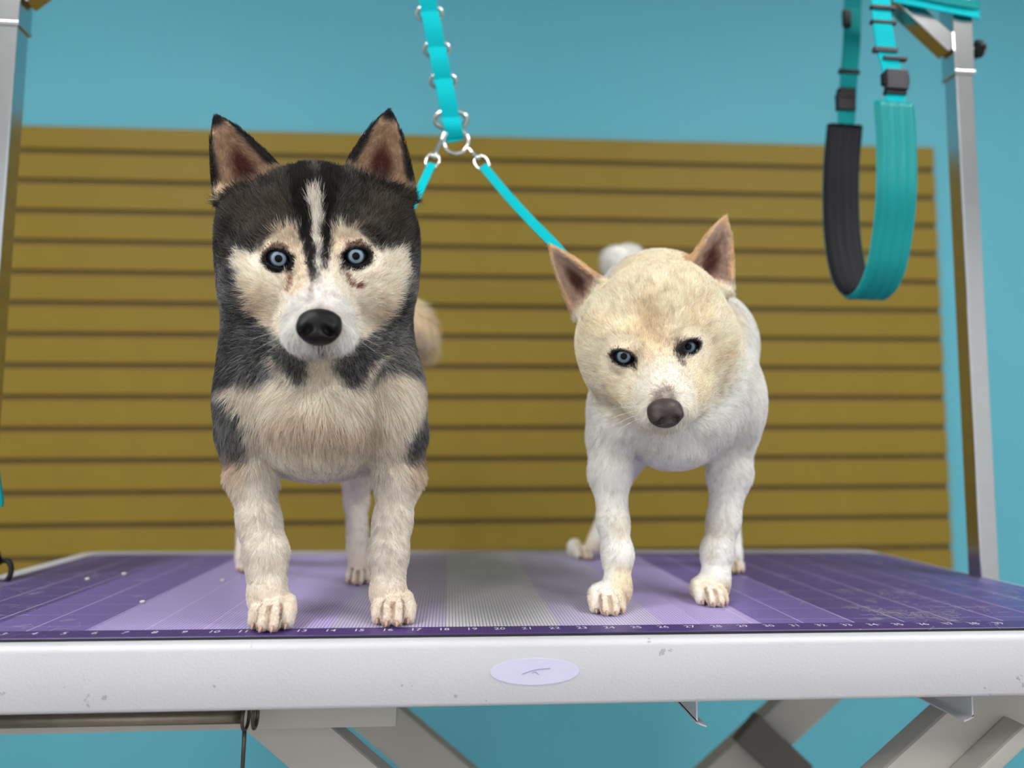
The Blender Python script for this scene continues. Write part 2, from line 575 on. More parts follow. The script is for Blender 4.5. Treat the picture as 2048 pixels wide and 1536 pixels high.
# ------------------------------------------------------------------ grooming mat
gm = empty('grooming_mat', (0, .3, ZR))
tag(gm, 'purple and grey banded rubber mat with a ruler edge on the white table', 'mat')
def ring_mat(ins, z): return [(x, y, z) for x, y in rrect(W0+.042+ins, W1-.022-ins, .0+ins, DB-.072-ins, .024)]
mb = MB()
r0, r1 = ring_mat(0, ZR+.0002), ring_mat(0, -.0006)
loft(mb, [r0, r1])
mb.build('mat_edge', M_MATEDGE, gm)
mb = MB()
r2 = ring_mat(0.0, -.0006)
r3 = ring_mat(.0006, 0)
n = len(r2)
loft(mb, [r2, r3])
mb.add(r3, [tuple(range(n))])
mb.build('mat_surface', M_MAT, gm)
for k in range(2, 40):
    cu = bpy.data.curves.new('printed_number', 'FONT')
    cu.body = str(k)
    cu.size = .0125
    cu.align_x = 'CENTER'
    cu.resolution_u = 2
    cu.materials.append(M_PRINT)
    tmp = bpy.data.objects.new('tmp', cu)
    COL.objects.link(tmp)
    bpy.context.view_layer.update()
    me = bpy.data.meshes.new_from_object(tmp.evaluated_get(bpy.context.evaluated_depsgraph_get()))
    bpy.data.objects.remove(tmp)
    me.name = 'printed_number'
    o = bpy.data.objects.new('printed_number', me)
    COL.objects.link(o)
    o.parent = gm
    o.matrix_parent_inverse = gm.matrix_world.inverted()
    o.location = ((k-20)*.0254-.001, .0135, .00015)
    o.scale = (.85, 1.0, 1)

# ------------------------------------------------------------------ posts and overhead bar
ZBAR = .86
PY = .287
def square_tube(mb, x, y, z0, z1, w, wall=.0015):
    return mb.box((x-w/2, y-w/2, z0), (x+w/2, y+w/2, z1), .0016)
def knob(mb, c, axis, r, h):
    c, axis = np.array(c, float), np.array(axis, float)
    u = np.cross(axis, (0, 0, 1.0)); u /= np.linalg.norm(u)
    w = np.cross(axis, u)
    n = 30
    ang = [2*math.pi*k/n for k in range(n)]
    rr = [r*(1+.10*math.cos(5*a)) for a in ang]
    rings = []
    for (s_, t_) in ((.75, 0), (1, .18), (1, .75), (.8, 1)):
        rings.append([c+axis*h*t_+(u*math.cos(a)+w*math.sin(a))*q*s_ for a, q in zip(ang, rr)])
    loft(mb, rings)
    k0 = len(mb.v)
    mb.add(rings[0], [tuple(range(n-1, -1, -1))])
    mb.add(rings[-1], [tuple(range(n))])
    return mb

def grooming_post(name, label, x, side):
    t = empty(name, (x, PY, ZR))
    tag(t, label, 'post', 'posts of the grooming arm')
    square_tube(MB(), x, PY, ZR+.0003, .80, .0255).build('tube', M_CHROME, t)
    mb = MB()
    square_tube(mb, x, PY, .70, ZBAR+.02, .0295)
    sl = mb.build('sleeve', M_CHROME, t)
    MB().box((x-.0155, PY-.0155, .699), (x+.0155, PY+.0155, .7045), .001).build('sleeve_lip', M_CHROME, sl)
    # diagonal brace up to the overhead bar
    MB().beam((x-side*.012, PY, .742), (x-side*.135, PY, ZBAR-.005), .024, .024, (0, 1, 0), .0015).build('brace', M_CHROME, t)
    kn = empty('knob_pivot', (x, PY, .74))
    bpy.data.objects.remove(kn)
    bolt = MB().tube([(x+side*.014, PY-.004, .742), (x+side*.027, PY-.004, .742)], .004, 12).build('knob_bolt', M_SILVER, t, True)
    k = knob(MB(), (x+side*.022, PY-.004, .742), (side, 0, 0), .0125, .012).build('knob', M_BLACKP, t)
    MB().tube([(x+side*.033, PY-.004, .742), (x+side*.039, PY-.004, .742)], .005, 12).build('knob_cap', M_SILVER, k, True)
    return t
XR, XL = .668, -.6205
gr = grooming_post('grooming_post', 'square steel post rising from the right rail, beside the hanging padded strap', XR, 1)
gl = grooming_post('grooming_post', 'square steel post cut off by the left edge of the photo', XL, -1)
bar = MB().box((XL-.015, PY-.0127, ZBAR), (XR+.015, PY+.0127, ZBAR+.0255), .0016).build('overhead_bar', M_CHROME)
tag(bar, 'horizontal steel bar joining the two posts above the dogs', 'bar')
# clamp screw with ring at the foot of the left post
cs = empty('clamp_screw', P(2, 1165, .30))
tag(cs, 'black ring screw on the left table rail at the photo edge', 'clamp')
c = P(4, 1145, .30)
MB().tube(ring_pts((c[0], c[1], c[2]), (.0105, 0, 0), (0, .004, .014), 20), .0032, 8, closed=True).build('ring', M_BLACKP, cs, True)
MB().tube([(c[0]-.006, c[1], c[2]+.012), (c[0]-.012, c[1], c[2]+.03)], .0055, 10).build('screw', M_BLACKP, cs, True)
MB().box((c[0]-.022, c[1]-.012, ZR-.002), (c[0]+.004, c[1]+.012, c[2]-.010), .002).build('foot', M_BLACKP, cs)
# end of a teal strap by the left post
a = [P(-14, 900, .25), P(-8, 960, .25), P(-2, 1000, .25), P(-4, 1012, .25)]
o = MB().ribbon(spline(a, 5), (1, -.3, 0), .012, .002).build('strap_end', M_TEAL)
tag(o, 'end of a teal strap showing at the left edge of the photo', 'strap')

# teal band wrapped round the right joint
wb = empty('teal_band', (XR, PY, .80))
tag(wb, 'teal webbing band wrapped over the joint of the right post', 'strap')
wdt = .015
p_l, p_m, p_r = P(1786, -6, PY-.018), P(1880, 12, PY-.02), P(1951, 26, PY-.019)
mb = MB()
mb.ribbon(spline([p_l, p_m, p_r, P(1955, 28, PY+.0), P(1950, 20, PY+.03)], 6), (0.0, 0, 1.0), wdt, .0022)
mb.build('band', M_TEALB, wb)
mb = MB()
mb.ribbon(spline([P(1792, -22, PY-.021), P(1880, -2, PY-.023), P(1951, 10, PY-.022), P(1956, 10, PY)], 6), (0.05, 0, 1.0), wdt*.8, .0022)
mb.build('band_loop', M_TEAL, wb)

# ------------------------------------------------------------------ hanging padded belly strap
bs = empty('belly_strap', (XR-.1, PY, ZBAR))
tag(bs, 'teal and black padded strap hanging in a loop by the right post', 'strap')
ydl, ydr = .36, .235
pad_px = [(1690, 250, ydl), (1683, 330, ydl), (1682, 420, ydl-.004), (1688, 500, ydl-.016), (1704, 565, ydl-.036), (1728, 592, ydl-.058),
          (1752, 580, ydl-.08), (1772, 535, ydl-.1), (1786, 460, ydr+.012), (1793, 380, ydr), (1793, 290, ydr), (1788, 205, ydr)]
pts = spline([P(*q) for q in pad_px], 7)
e = P(1790, 300, ydr)-P(1685, 300, ydl)
e[2] = 0
e /= np.linalg.norm(e)
wdir = np.array([-e[1], e[0], 0.0])
if wdir[0] < 0: wdir = -wdir
def quilt(pts, wdir, wid, t0, t1, ribs, amp, name, mat, parent, cols=29):
    """padded band between offsets t0..t1 (along its normal) with stitched channels"""
    pts = [np.array(p) for p in pts]
    n = len(pts)
    v, f = [], []
    for i in range(n):
        t = pts[min(i+1, n-1)]-pts[max(i-1, 0)]
        t /= np.linalg.norm(t)
        nn = np.cross(wdir, t)
        for k in range(cols):
            s_ = k/(cols-1)
            puff = abs(math.sin(math.pi*ribs*s_))**.6*amp
            edge = min(1, s_*10, (1-s_)*10)
            v.append(pts[i]+wdir*(s_-.5)*wid+nn*(t0+(t1-t0)*edge+math.copysign(puff*edge, t1-t0)))
        for k in range(cols):
            s_ = k/(cols-1)
            v.append(pts[i]+wdir*(s_-.5)*wid+nn*t0)
    R_ = 2*cols
    for i in range(n-1):
        for k in range(cols-1):
            f.append((i*R_+k, i*R_+k+1, (i+1)*R_+k+1, (i+1)*R_+k))
            f.append((i*R_+cols+k+1, i*R_+cols+k, (i+1)*R_+cols+k, (i+1)*R_+cols+k+1))
        f.append((i*R_, (i+1)*R_, (i+1)*R_+cols, i*R_+cols))
        f.append(((i+1)*R_+cols-1, i*R_+cols-1, i*R_+2*cols-1, (i+1)*R_+2*cols-1))
    for b in (0, (n-1)*R_):
        f.append(tuple(b+k for k in range(cols))+tuple(b+2*cols-1-k for k in range(cols)))
    return mesh_obj(name, v, f, mat, parent, True)
quilt(pts, wdir, .058, 0, .0035, 4, .002, 'pad_cover', M_PAD, bs)
quilt(pts, wdir, .057, 0, -.003, 4, .0015, 'pad_lining', M_LINING, bs)
# webbing, sliders and buckles above both ends
lw = [P(1692, 262, ydl), P(1693, 235, ydl), P(1697, 165, ydl), P(1703, 90, ydl), P(1706, 0, ydl), P(1708, -110, ydl-.05)]
MB().ribbon(spline(lw, 6), wdir, .027, .0022).build('webbing', M_TEAL, bs)
rw = [P(1790, 215, ydr), P(1790, 170, ydr), P(1772, 95, ydr), P(1763, 30, ydr), P(1760, -60, ydr+.02), P(1758, -120, PY)]
MB().ribbon(spline(rw, 6), wdir, .027, .0022).build('webbing', M_TEALB, bs)
nv = np.cross(wdir, (0, 0, 1.0))
if nv[1] > 0: nv = -nv
def plate(c, w, h, t, mat, name, parent, off=0.0, bev=.0012):
    c = np.array(c)+nv*off
    q = MB().box((-w/2, -h/2, -t/2), (w/2, h/2, t/2), bev)
    return MB().add([c+wdir*p[0]+np.array([0, 0, 1.0])*p[1]+nv*p[2] for p in q.v], q.f).build(name, mat, parent)
bk = plate(P(1691, 205, ydl), .029, .026, .009, M_BLACKP, 'buckle', bs)
plate(P(1692, 188, ydl), .026, .016, .010, M_BLACKP, 'buckle_prong', bk)
plate(P(1698, 144, ydl), .033, .007, .006, M_BLACKP, 'slider', bs)
plate(P(1690, 40, ydl), .012, .026, .006, M_BLACKP, 'slider', bs, .004)
bk = plate(P(1790, 162, ydr), .031, .028, .010, M_GREYP, 'buckle', bs, .002, .002)
plate(P(1790, 186, ydr), .030, .006, .008, M_BLACKP, 'buckle_prong', bk)
for sgn in (-1, 1):
    plate(P(1790, 160, ydr)+wdir*sgn*.0165, .004, .017, .008, M_BLACKP, 'buckle_latch', bk)
plate(P(1789, 118, ydr), .034, .005, .008, M_GREYP, 'buckle_bar', bk)
plate(P(1770, 101, ydr), .034, .007, .007, M_GREYP, 'slider', bs)
for yy_ in (46, 16):
    plate(P(1766, yy_, ydr), .036, .005, .007, M_BLACKP if yy_ > 20 else M_GREYP, 'slider', bs)

# ------------------------------------------------------------------ centre tether
tt = empty('grooming_tether', P(912, 290, .287))
tag(tt, 'bright teal looped webbing tether with metal rings hanging between the dogs', 'tether')
ytet = .285
tp = [P(845, -120, ytet), P(855, 0, ytet), P(878, 118, ytet), P(897, 214, ytet), P(911, 283, ytet)]
line = spline(tp, 10)
wax = RT*1.0
MB().ribbon(line, wax, .0235, .0025).build('webbing', M_TEALB, tt)
def along(py):
    """point of the tether at photo row py"""
    best = min(range(len(line)-1), key=lambda i: abs(pix(line[i])[1]-py))
    return line[best]
for a, b in ((-40, 26), (26, 92), (92, 158), (158, 234), (234, 282)):
    A, B = along(a), along(b)
    dd = B-A
    L = [A+dd*s_+np.array([0, -1, 0])*(.0022+.0055*math.sin(math.pi*s_)) for s_ in np.linspace(0, 1, 13)]
    MB().ribbon(L, wax, .0235, .0022).build('loop', M_TEALB, tt)
for py in (26, 92, 158, 234):
    c = along(py)
    big = 1.25 if py == 234 else 1.0
    MB().tube(ring_pts(c+np.array([0, .004, 0]), wax*.0175*big, np.array([0, .006, -.008*big]), 20), .0026*big, 8, closed=True).build('ring', M_SILVER, tt, True)
c = P(912, 283, ytet-.003)
MB().tube(ring_pts(c, wax*.0165, UP*.0165, 28), .0026, 8, closed=True).build('end_ring', M_SILVER, tt, True)

def noose(label, hook_px, strap, wid, ring_c, ring_a, ring_b):
    t = empty('neck_noose', P(*hook_px[0]))
    tag(t, label, 'leash', 'neck nooses clipped to the tether')
    h = [P(*q) for q in hook_px]
    hook = MB().tube(spline([h[0], h[1], h[2]], 6), [.0022]*6+[.0030]*6+[.0034], 8).build('snap_hook', M_SILVER, t, True)
    d = h[3]-h[2]
    d /= np.linalg.norm(d)
    sd = np.cross(d, FW)
    sd /= np.linalg.norm(sd)
    cc = (h[2]+h[3])/2
    MB().tube(ring_pts(cc, d*.0125, sd*.0085, 20), .0017, 8, closed=True).build('swivel_eye', M_SILVER, hook, True)
    MB().tube([h[2]-d*.002, h[2]+d*.004], .0045, 10).build('swivel_collar', M_SILVER, hook, True)
    s_ = [P(*q) for q in strap]
    dd = s_[-1]-s_[0]
    wd_ = np.cross(dd/np.linalg.norm(dd), FW)
    MB().ribbon(spline(s_, 6), wd_, wid, .003).build('strap', M_TEALB, t)
    MB().tube(ring_pts(ring_c, ring_a, ring_b, 40), .0035, 8, closed=True).build('neck_loop', M_TEAL, t, True)
    return t

# ------------------------------------------------------------------ dogs: sculpting by smooth-blended volumes
class Sculpt:
    def __init__(s, lo, hi, h):
        s.lo, s.h = np.array(lo, float), h
        s.n = np.ceil((np.array(hi)-s.lo)/h).astype(int)+1
        s.d = np.full(s.n, .05, np.float32)
        s.ax = [(s.lo[i]+h*np.arange(s.n[i])).astype(np.float32) for i in range(3)]
    def put(s, f, lo, hi, k=.006, op='U'):
        a = np.maximum(0, np.floor((np.array(lo)-k*2-.006-s.lo)/s.h).astype(int))
        b = np.minimum(s.n, np.ceil((np.array(hi)+k*2+.006-s.lo)/s.h).astype(int)+1)
        if (b <= a).any():
            return
        sl = tuple(slice(a[i], b[i]) for i in range(3))
        x = s.ax[0][sl[0]][:, None, None]
        y = s.ax[1][sl[1]][None, :, None]
        z = s.ax[2][sl[2]][None, None, :]
        v = f(x, y, z).astype(np.float32)
        g = s.d[sl]
        k = max(k, 1e-5)
        if op == 'U':
            h_ = np.clip(.5+.5*(v-g)/k, 0, 1)
            s.d[sl] = v+(g-v)*h_-k*h_*(1-h_)
        else:
            v = -v
            h_ = np.clip(.5-.5*(v-g)/k, 0, 1)
            s.d[sl] = v+(g-v)*h_+k*h_*(1-h_)
    def cone(s, a, b, ra, rb, k=.01, op='U'):
        a, b = np.array(a, float), np.array(b, float)
        ba = b-a
        L2 = ba @ ba
        def f(x, y, z):
            px, py, pz = x-a[0], y-a[1], z-a[2]
            t = np.clip((px*ba[0]+py*ba[1]+pz*ba[2])/L2, 0, 1)
            return np.sqrt((px-t*ba[0])**2+(py-t*ba[1])**2+(pz-t*ba[2])**2)-(ra+(rb-ra)*t)
        r = max(ra, rb)
        s.put(f, np.minimum(a, b)-r, np.maximum(a, b)+r, k, op)
    def ell(s, c, r, k=.01, op='U', R=None):
        c, r = np.array(c, float), np.array(r, float)
        R = np.eye(3) if R is None else np.array(R)
        def f(x, y, z):
            q = [x-c[0], y-c[1], z-c[2]]
            l = [R[0, i]*q[0]+R[1, i]*q[1]+R[2, i]*q[2] for i in range(3)]
            k0 = np.sqrt((l[0]/r[0])**2+(l[1]/r[1])**2+(l[2]/r[2])**2)
            k1 = np.sqrt((l[0]/r[0]**2)**2+(l[1]/r[1]**2)**2+(l[2]/r[2]**2)**2)+1e-9
            return k0*(k0-1)/k1
        m = np.abs(R) @ r
        s.put(f, c-m, c+m, k, op)
    def mesh(s):
        """surface nets"""
        d, n = s.d, s.n
        ins = d < 0
        c = [ins[i:n[0]-1+i, j:n[1]-1+j, k:n[2]-1+k] for i in (0, 1) for j in (0, 1) for k in (0, 1)]
        cnt = sum(q.astype(np.int8) for q in c)
        act = (cnt > 0) & (cnt < 8)
        ijk = np.argwhere(act)
        idx = np.full(act.shape, -1, np.int32)
        idx[tuple(ijk.T)] = np.arange(len(ijk))
        acc = np.zeros((len(ijk), 3))
        num = np.zeros(len(ijk))
        corner = [(i, j, k) for i in (0, 1) for j in (0, 1) for k in (0, 1)]
        for a in corner:
            for ax in range(3):
                if a[ax]: continue
                b = list(a); b[ax] = 1
                va = d[ijk[:, 0]+a[0], ijk[:, 1]+a[1], ijk[:, 2]+a[2]]
                vb = d[ijk[:, 0]+b[0], ijk[:, 1]+b[1], ijk[:, 2]+b[2]]
                m = (va < 0) != (vb < 0)
                t = np.where(m, va/(va-vb+1e-12), 0)
                q = np.array(a, float)[None, :].repeat(len(ijk), 0)
                q[:, ax] += t
                acc += q*m[:, None]
                num += m
        V = s.lo+s.h*(ijk+acc/num[:, None])
        F = []
        for ax in range(3):
            o1, o2 = (ax+1) % 3, (ax+2) % 3
            sl0 = [slice(None)]*3; sl1 = [slice(None)]*3
            sl0[ax] = slice(0, -1); sl1[ax] = slice(1, None)
            A, B = ins[tuple(sl0)], ins[tuple(sl1)]
            e = np.argwhere(A != B)
            e = e[(e[:, o1] > 0) & (e[:, o2] > 0) & (e[:, o1] < n[o1]-1) & (e[:, o2] < n[o2]-1)]
            inA = A[tuple(e.T)]
            def cell(a, b):
                q = e.copy(); q[:, o1] -= a; q[:, o2] -= b
                return idx[tuple(q.T)]
            quad = np.stack([cell(1, 1), cell(0, 1), cell(0, 0), cell(1, 0)], 1)
            quad[~inA] = quad[~inA][:, ::-1]
            F.append(quad)
        F = np.vstack(F)
        F = F[(F >= 0).all(1)]
        for _ in range(2):       # light smoothing
            S = np.zeros_like(V); C = np.zeros(len(V))
            for a in range(4):
                b = (a+1) % 4
                np.add.at(S, F[:, a], V[F[:, b]]); np.add.at(S, F[:, b], V[F[:, a]])
                np.add.at(C, F[:, a], 1); np.add.at(C, F[:, b], 1)
            V = V*.5+.5*S/np.maximum(C, 1)[:, None]
        return V, F

def vnoise(p, freq, seed=0):
    q = np.asarray(p)*freq+seed*17.3
    i = np.floor(q).astype(np.int64)
    f = q-i
    f = f*f*(3-2*f)
    out = 0
    for a in (0, 1):
        for b in (0, 1):
            for c in (0, 1):
                j = (i[:, 0]+a)*73856093 ^ (i[:, 1]+b)*19349663 ^ (i[:, 2]+c)*83492791
                j = (j*2654435761) & 0xffffffff
                j ^= j >> 15
                j = (j*2246822519) & 0xffffffff
                j ^= j >> 13
                w = (f[:, 0] if a else 1-f[:, 0])*(f[:, 1] if b else 1-f[:, 1])*(f[:, 2] if c else 1-f[:, 2])
                out = out+w*((j & 0xffff)/65535.0)
    return out

def sstep(a, b, x):
    t = np.clip((x-a)/(b-a+1e-12), 0, 1)
    return t*t*(3-2*t)

def poly_sd(u, v, poly):
    """signed distance to a polygon, negative inside"""
    P_ = np.array(poly, float)
    best = np.full(u.shape, 1e9)
    inside = np.zeros(u.shape, bool)
    n = len(P_)
    for i in range(n):
        a, b = P_[i], P_[(i+1) % n]
        e = b-a
        wx, wy = u-a[0], v-a[1]
        t = np.clip((wx*e[0]+wy*e[1])/(e @ e), 0, 1)
        best = np.minimum(best, (wx-t*e[0])**2+(wy-t*e[1])**2)
        cond = ((a[1] <= v) & (b[1] > v)) | ((b[1] <= v) & (a[1] > v))
        with np.errstate(divide='ignore', invalid='ignore'):
            xi = a[0]+(v-a[1])*(e[0])/(e[1] if e[1] else 1e-9)
        inside ^= cond & (u < xi)
    return np.where(inside, -1, 1)*np.sqrt(best)

def line_sd(u, v, pts):
    """distance to a polyline with a half-width at every point, negative inside"""
    best = np.full(u.shape, 1e9)
    for (ax, ay, ar), (bx, by, br) in zip(pts[:-1], pts[1:]):
        ex, ey = bx-ax, by-ay
        t = np.clip(((u-ax)*ex+(v-ay)*ey)/(ex*ex+ey*ey), 0, 1)
        best = np.minimum(best, np.hypot(u-ax-t*ex, v-ay-t*ey)-(ar+(br-ar)*t))
    return best

class Paint:
    """layers of coat colour (sRGB) over points"""
    def __init__(s, n, rgb):
        s.c = np.tile(np.array(rgb, float), (n, 1))
    def lay(s, w, rgb):
        rgb = np.array(rgb, float)
        w = np.clip(w, 0, 1)[:, None]
        s.c = s.c*(1-w)+(rgb if rgb.ndim == 2 else rgb[None, :])*w

class Ear:
    def __init__(s, inner, outer, tip, face, depth=.42):
        i, o_, t = (np.array(q, float) for q in (inner, outer, tip))
        s.o = (i+o_)/2
        s.u = t-s.o
        s.L = np.linalg.norm(s.u)
        s.u /= s.L
        b = o_-i
        s.W = np.linalg.norm(b)/2
        f = np.array(face, float)
        f -= s.u*(f @ s.u)
        s.w = f/np.linalg.norm(f)
        s.v = np.cross(s.u, s.w)
        if s.v @ b < 0: s.v = -s.v
        s.sk = (b @ s.u)/(b @ s.v)     # the base line is slanted against the ear's axis
        s.depth = depth
    def local(s, p):
        q = p-s.o
        v = q @ s.v
        return (q @ s.u-s.sk*v*np.clip(1-(q @ s.u)/s.L, 0, 1))/s.L, v, q @ s.w
    def hw(s, t): return s.W*np.maximum(1-np.clip(t, 0, 1.0), 0)**.70*(1+1.6*np.clip(t, -.3, 0))+1e-4
    def apply(s, sc, k=.006):
        def split(x, y, z):
            q0, q1, q2 = x-s.o[0], y-s.o[1], z-s.o[2]
            u = q0*s.u[0]+q1*s.u[1]+q2*s.u[2]
            v = q0*s.v[0]+q1*s.v[1]+q2*s.v[2]
            w = q0*s.w[0]+q1*s.w[1]+q2*s.w[2]
            t = (u-s.sk*v*np.clip(1-u/s.L, 0, 1))/s.L
            return t, v, w
        def outer(x, y, z):
            t, v, w = split(x, y, z)
            hw = s.hw(t)
            hd = np.maximum(hw*s.depth, .0028)
            g = np.sqrt((v/hw)**2+(w/hd)**2)
            d = (g-1)*np.minimum(hw, hd)
            d = np.maximum(d, (t-1)*s.L)
            return np.maximum(d, (-.16-t)*s.L)
        def cavity(x, y, z):
            t, v, w = split(x, y, z)
            hw = s.hw(t)
            hd = np.maximum(hw*s.depth, .0028)
            hwc = np.maximum(hw-.0034, .0004)
            w0 = hd*.9
            hdc = np.maximum(w0+hd-.0042, .0003)*(.35+.65*sstep(-.02, .25, t))
            g = np.sqrt((v/hwc)**2+((w-w0)/hdc)**2)
            d = (g-1)*np.minimum(hwc, hdc)
            return np.maximum(d, (.0-t)*s.L)
        r = s.W*1.3+.01
        a = s.o-s.u*.3*s.L
        b = s.o+s.u*s.L
        lo, hi = np.minimum(a, b)-r, np.maximum(a, b)+r
        sc.put(outer, lo, hi, k, 'U')
        sc.put(cavity, lo, hi, .0015, 'S')

def paw(sc, x, ytip, hw, claws, toes, yaw=0.0, h=1.0):
    ca, sa = math.cos(yaw), math.sin(yaw)
    def W(l, b, z): return np.array([x+l*ca-b*sa, ytip+l*sa+b*ca, z*h])
    sc.ell(W(0, .046, .013), (hw*.80, .020, .016*h), .006)
    r = hw*.325
    for l, back in ((-.68, .0125), (-.235, .001), (.235, 0.0), (.68, .0115)):
        a = W(l*hw, back+r, r*.98)
        m_ = W(l*hw*.98, back+r+.005, r*2.2)
        b = W(l*hw*.80, back+.026, r*3.2)
        sc.cone(a, m_, r*.92, r*1.04, .001)
        sc.cone(m_, b, r*1.04, r*.9, .0014)
        claws.append((W(l*hw, back+.0012, r*.8), W(l*hw*1.02, back-.0042, .0022)))
    for l, back in ((-.455, .005), (0, -.001), (.455, .005)):
        A, B, C = W(l*hw, back-.001, .001), W(l*hw*.97, back+.005, r*2.4), W(l*hw*.86, back+.017, r*3.7)
        sc.cone(A, B, .0017, .0019, .0012, 'S')
        sc.cone(B, C, .0019, .0008, .0014, 'S')
        toes += [(A, B), (B, B+(C-B)*.6)]

def eye_mat(name, ir_in, ir_out, rim):
    m = N(name)
    xyz = m.n('ShaderNodeSeparateXYZ')
    m.l(m.coord(), xyz.inputs[0])
    r = m.math('SQRT', m.math('ADD', m.math('MULTIPLY', xyz.outputs[0], xyz.outputs[0]), m.math('MULTIPLY', xyz.outputs[1], xyz.outputs[1])))
    ang = m.math('ARCTAN2', xyz.outputs[1], xyz.outputs[0])
    st = m.n('ShaderNodeCombineXYZ')
    m.l(m.math('MULTIPLY', ang, 6.0), st.inputs[0])
    m.l(m.math('MULTIPLY', r, 2.0), st.inputs[1])
    nz = m.noise(3.0, 3, .6, st.outputs[0])
    r2 = m.math('ADD', r, m.math('MULTIPLY', m.math('SUBTRACT', nz, .5), .10))
    c = m.ramp(r2, [(0, (.004, .004, .005)), (.26, (.004, .004, .005)), (.30, col4(ir_in)), (.45, col4(ir_out)), (.55, col4(rim)), (.63, (.006, .006, .008)), (.84, col4((30, 24, 22)))])
    return m.set(c, .12, spec=.06, coat=.12)

def fur_mat(name):
    m = N(name)
    a = m.n('ShaderNodeAttribute', attribute_name='fur_color')
    m.set(a.outputs['Color'], .6, spec=.2)
    tr = m.n('ShaderNodeBsdfTranslucent')
    m.l(a.outputs['Color'], tr.inputs['Color'])
    mx = m.n('ShaderNodeMixShader')
    mx.inputs[0].default_value = .38
    m.l(m.b.outputs[0], mx.inputs[1])
    m.l(tr.outputs[0], mx.inputs[2])
    m.l(mx.outputs[0], m.t.nodes['Material Output'].inputs['Surface'])
    return m.m

def skin_mat(name):
    m = N(name)
    a = m.n('ShaderNodeAttribute', attribute_name='coat')
    m.bump(m.noise(500, 2), .25, .0008)
    return m.set(a.outputs['Color'], .75, spec=.15)

M_FUR, M_SKIN = fur_mat('coat_hair'), skin_mat('coat_base')
M_CLAW = plain('pale_claw', (188, 150, 132), .4)
M_CLAWD = plain('dark_claw', (60, 48, 46), .4)
M_NOSE = plain('black_nose_leather', (7, 7, 8), .42, spec=.22, bump=(900, .6, .0007))
M_NOSEB = plain('brown_nose_leather', (62, 51, 50), .42, spec=.35, bump=(900, .6, .0007))
M_WHISK = plain('white_whisker', (225, 222, 215), .4)

def frame(fwd, up=(0, 0, 1)):
    """columns: right, up, forward"""
    f = np.array(fwd, float); f /= np.linalg.norm(f)
    u = np.array(up, float); u -= f*(u @ f); u /= np.linalg.norm(u)
    return np.stack([np.cross(u, f), u, f], 1)

def nose(parent, c, R, sx, sz, mat):
    """leathery nose pad with nostrils; R columns right, up, forward"""
    sc = Sculpt((-.03, -.028, -.024), (.03, .026, .024), .0008)
    sc.ell((0, .002, -.002), (sx, sz*.92, .0125), .002)
    sc.ell((0, sz*.45, -.003), (sx*.95, sz*.5, .0105), .006)
    sc.ell((0, -sz*.50, .0), (sx*.72, sz*.46, .0110), .005)
    for q in (-1, 1):
        sc.ell((q*sx*.62, -sz*.08, .002), (sx*.42, sz*.5, .0095), .004)
        sc.ell((q*sx*.40, -sz*.22, .0125), (sx*.20, sz*.24, .0055), .003, 'S')
        sc.ell((q*sx*.70, -sz*.40, .0095), (sx*.26, sz*.13, .006), .003, 'S')
    sc.cone((0, -sz*1.1, .0125), (0, -sz*.1, .0145), .0011, .0006, .002, 'S')
    V, F = sc.mesh()
    return mesh_obj('nose', V @ R.T+c, F, mat, parent, True)

def eyeball(parent, c, gaze, R, mat, up):
    fr = frame(gaze, up)
    v, f = [], []
    nu, nv_ = 28, 18
    for j in range(nv_+1):
        th = math.pi*j/nv_
        for i in range(nu):
            ph = 2*math.pi*i/nu
            rr = math.sin(th)
            v.append((rr*math.cos(ph), rr*math.sin(ph), math.cos(th)))
    for j in range(nv_):
        for i in range(nu):
            f.append((j*nu+i, (j+1)*nu+i, (j+1)*nu+(i+1) % nu, j*nu+(i+1) % nu))
    o = mesh_obj('eye', v, f, mat, None, True)
    m = Matrix.Identity(4)
    for a in range(3):
        for b in range(3):
            m[a][b] = float(fr[a, b])*R
        m[a][3] = float(c[a])
    o.parent = parent
    o.matrix_parent_inverse = parent.matrix_world.inverted()
    o.matrix_basis = m
    return o

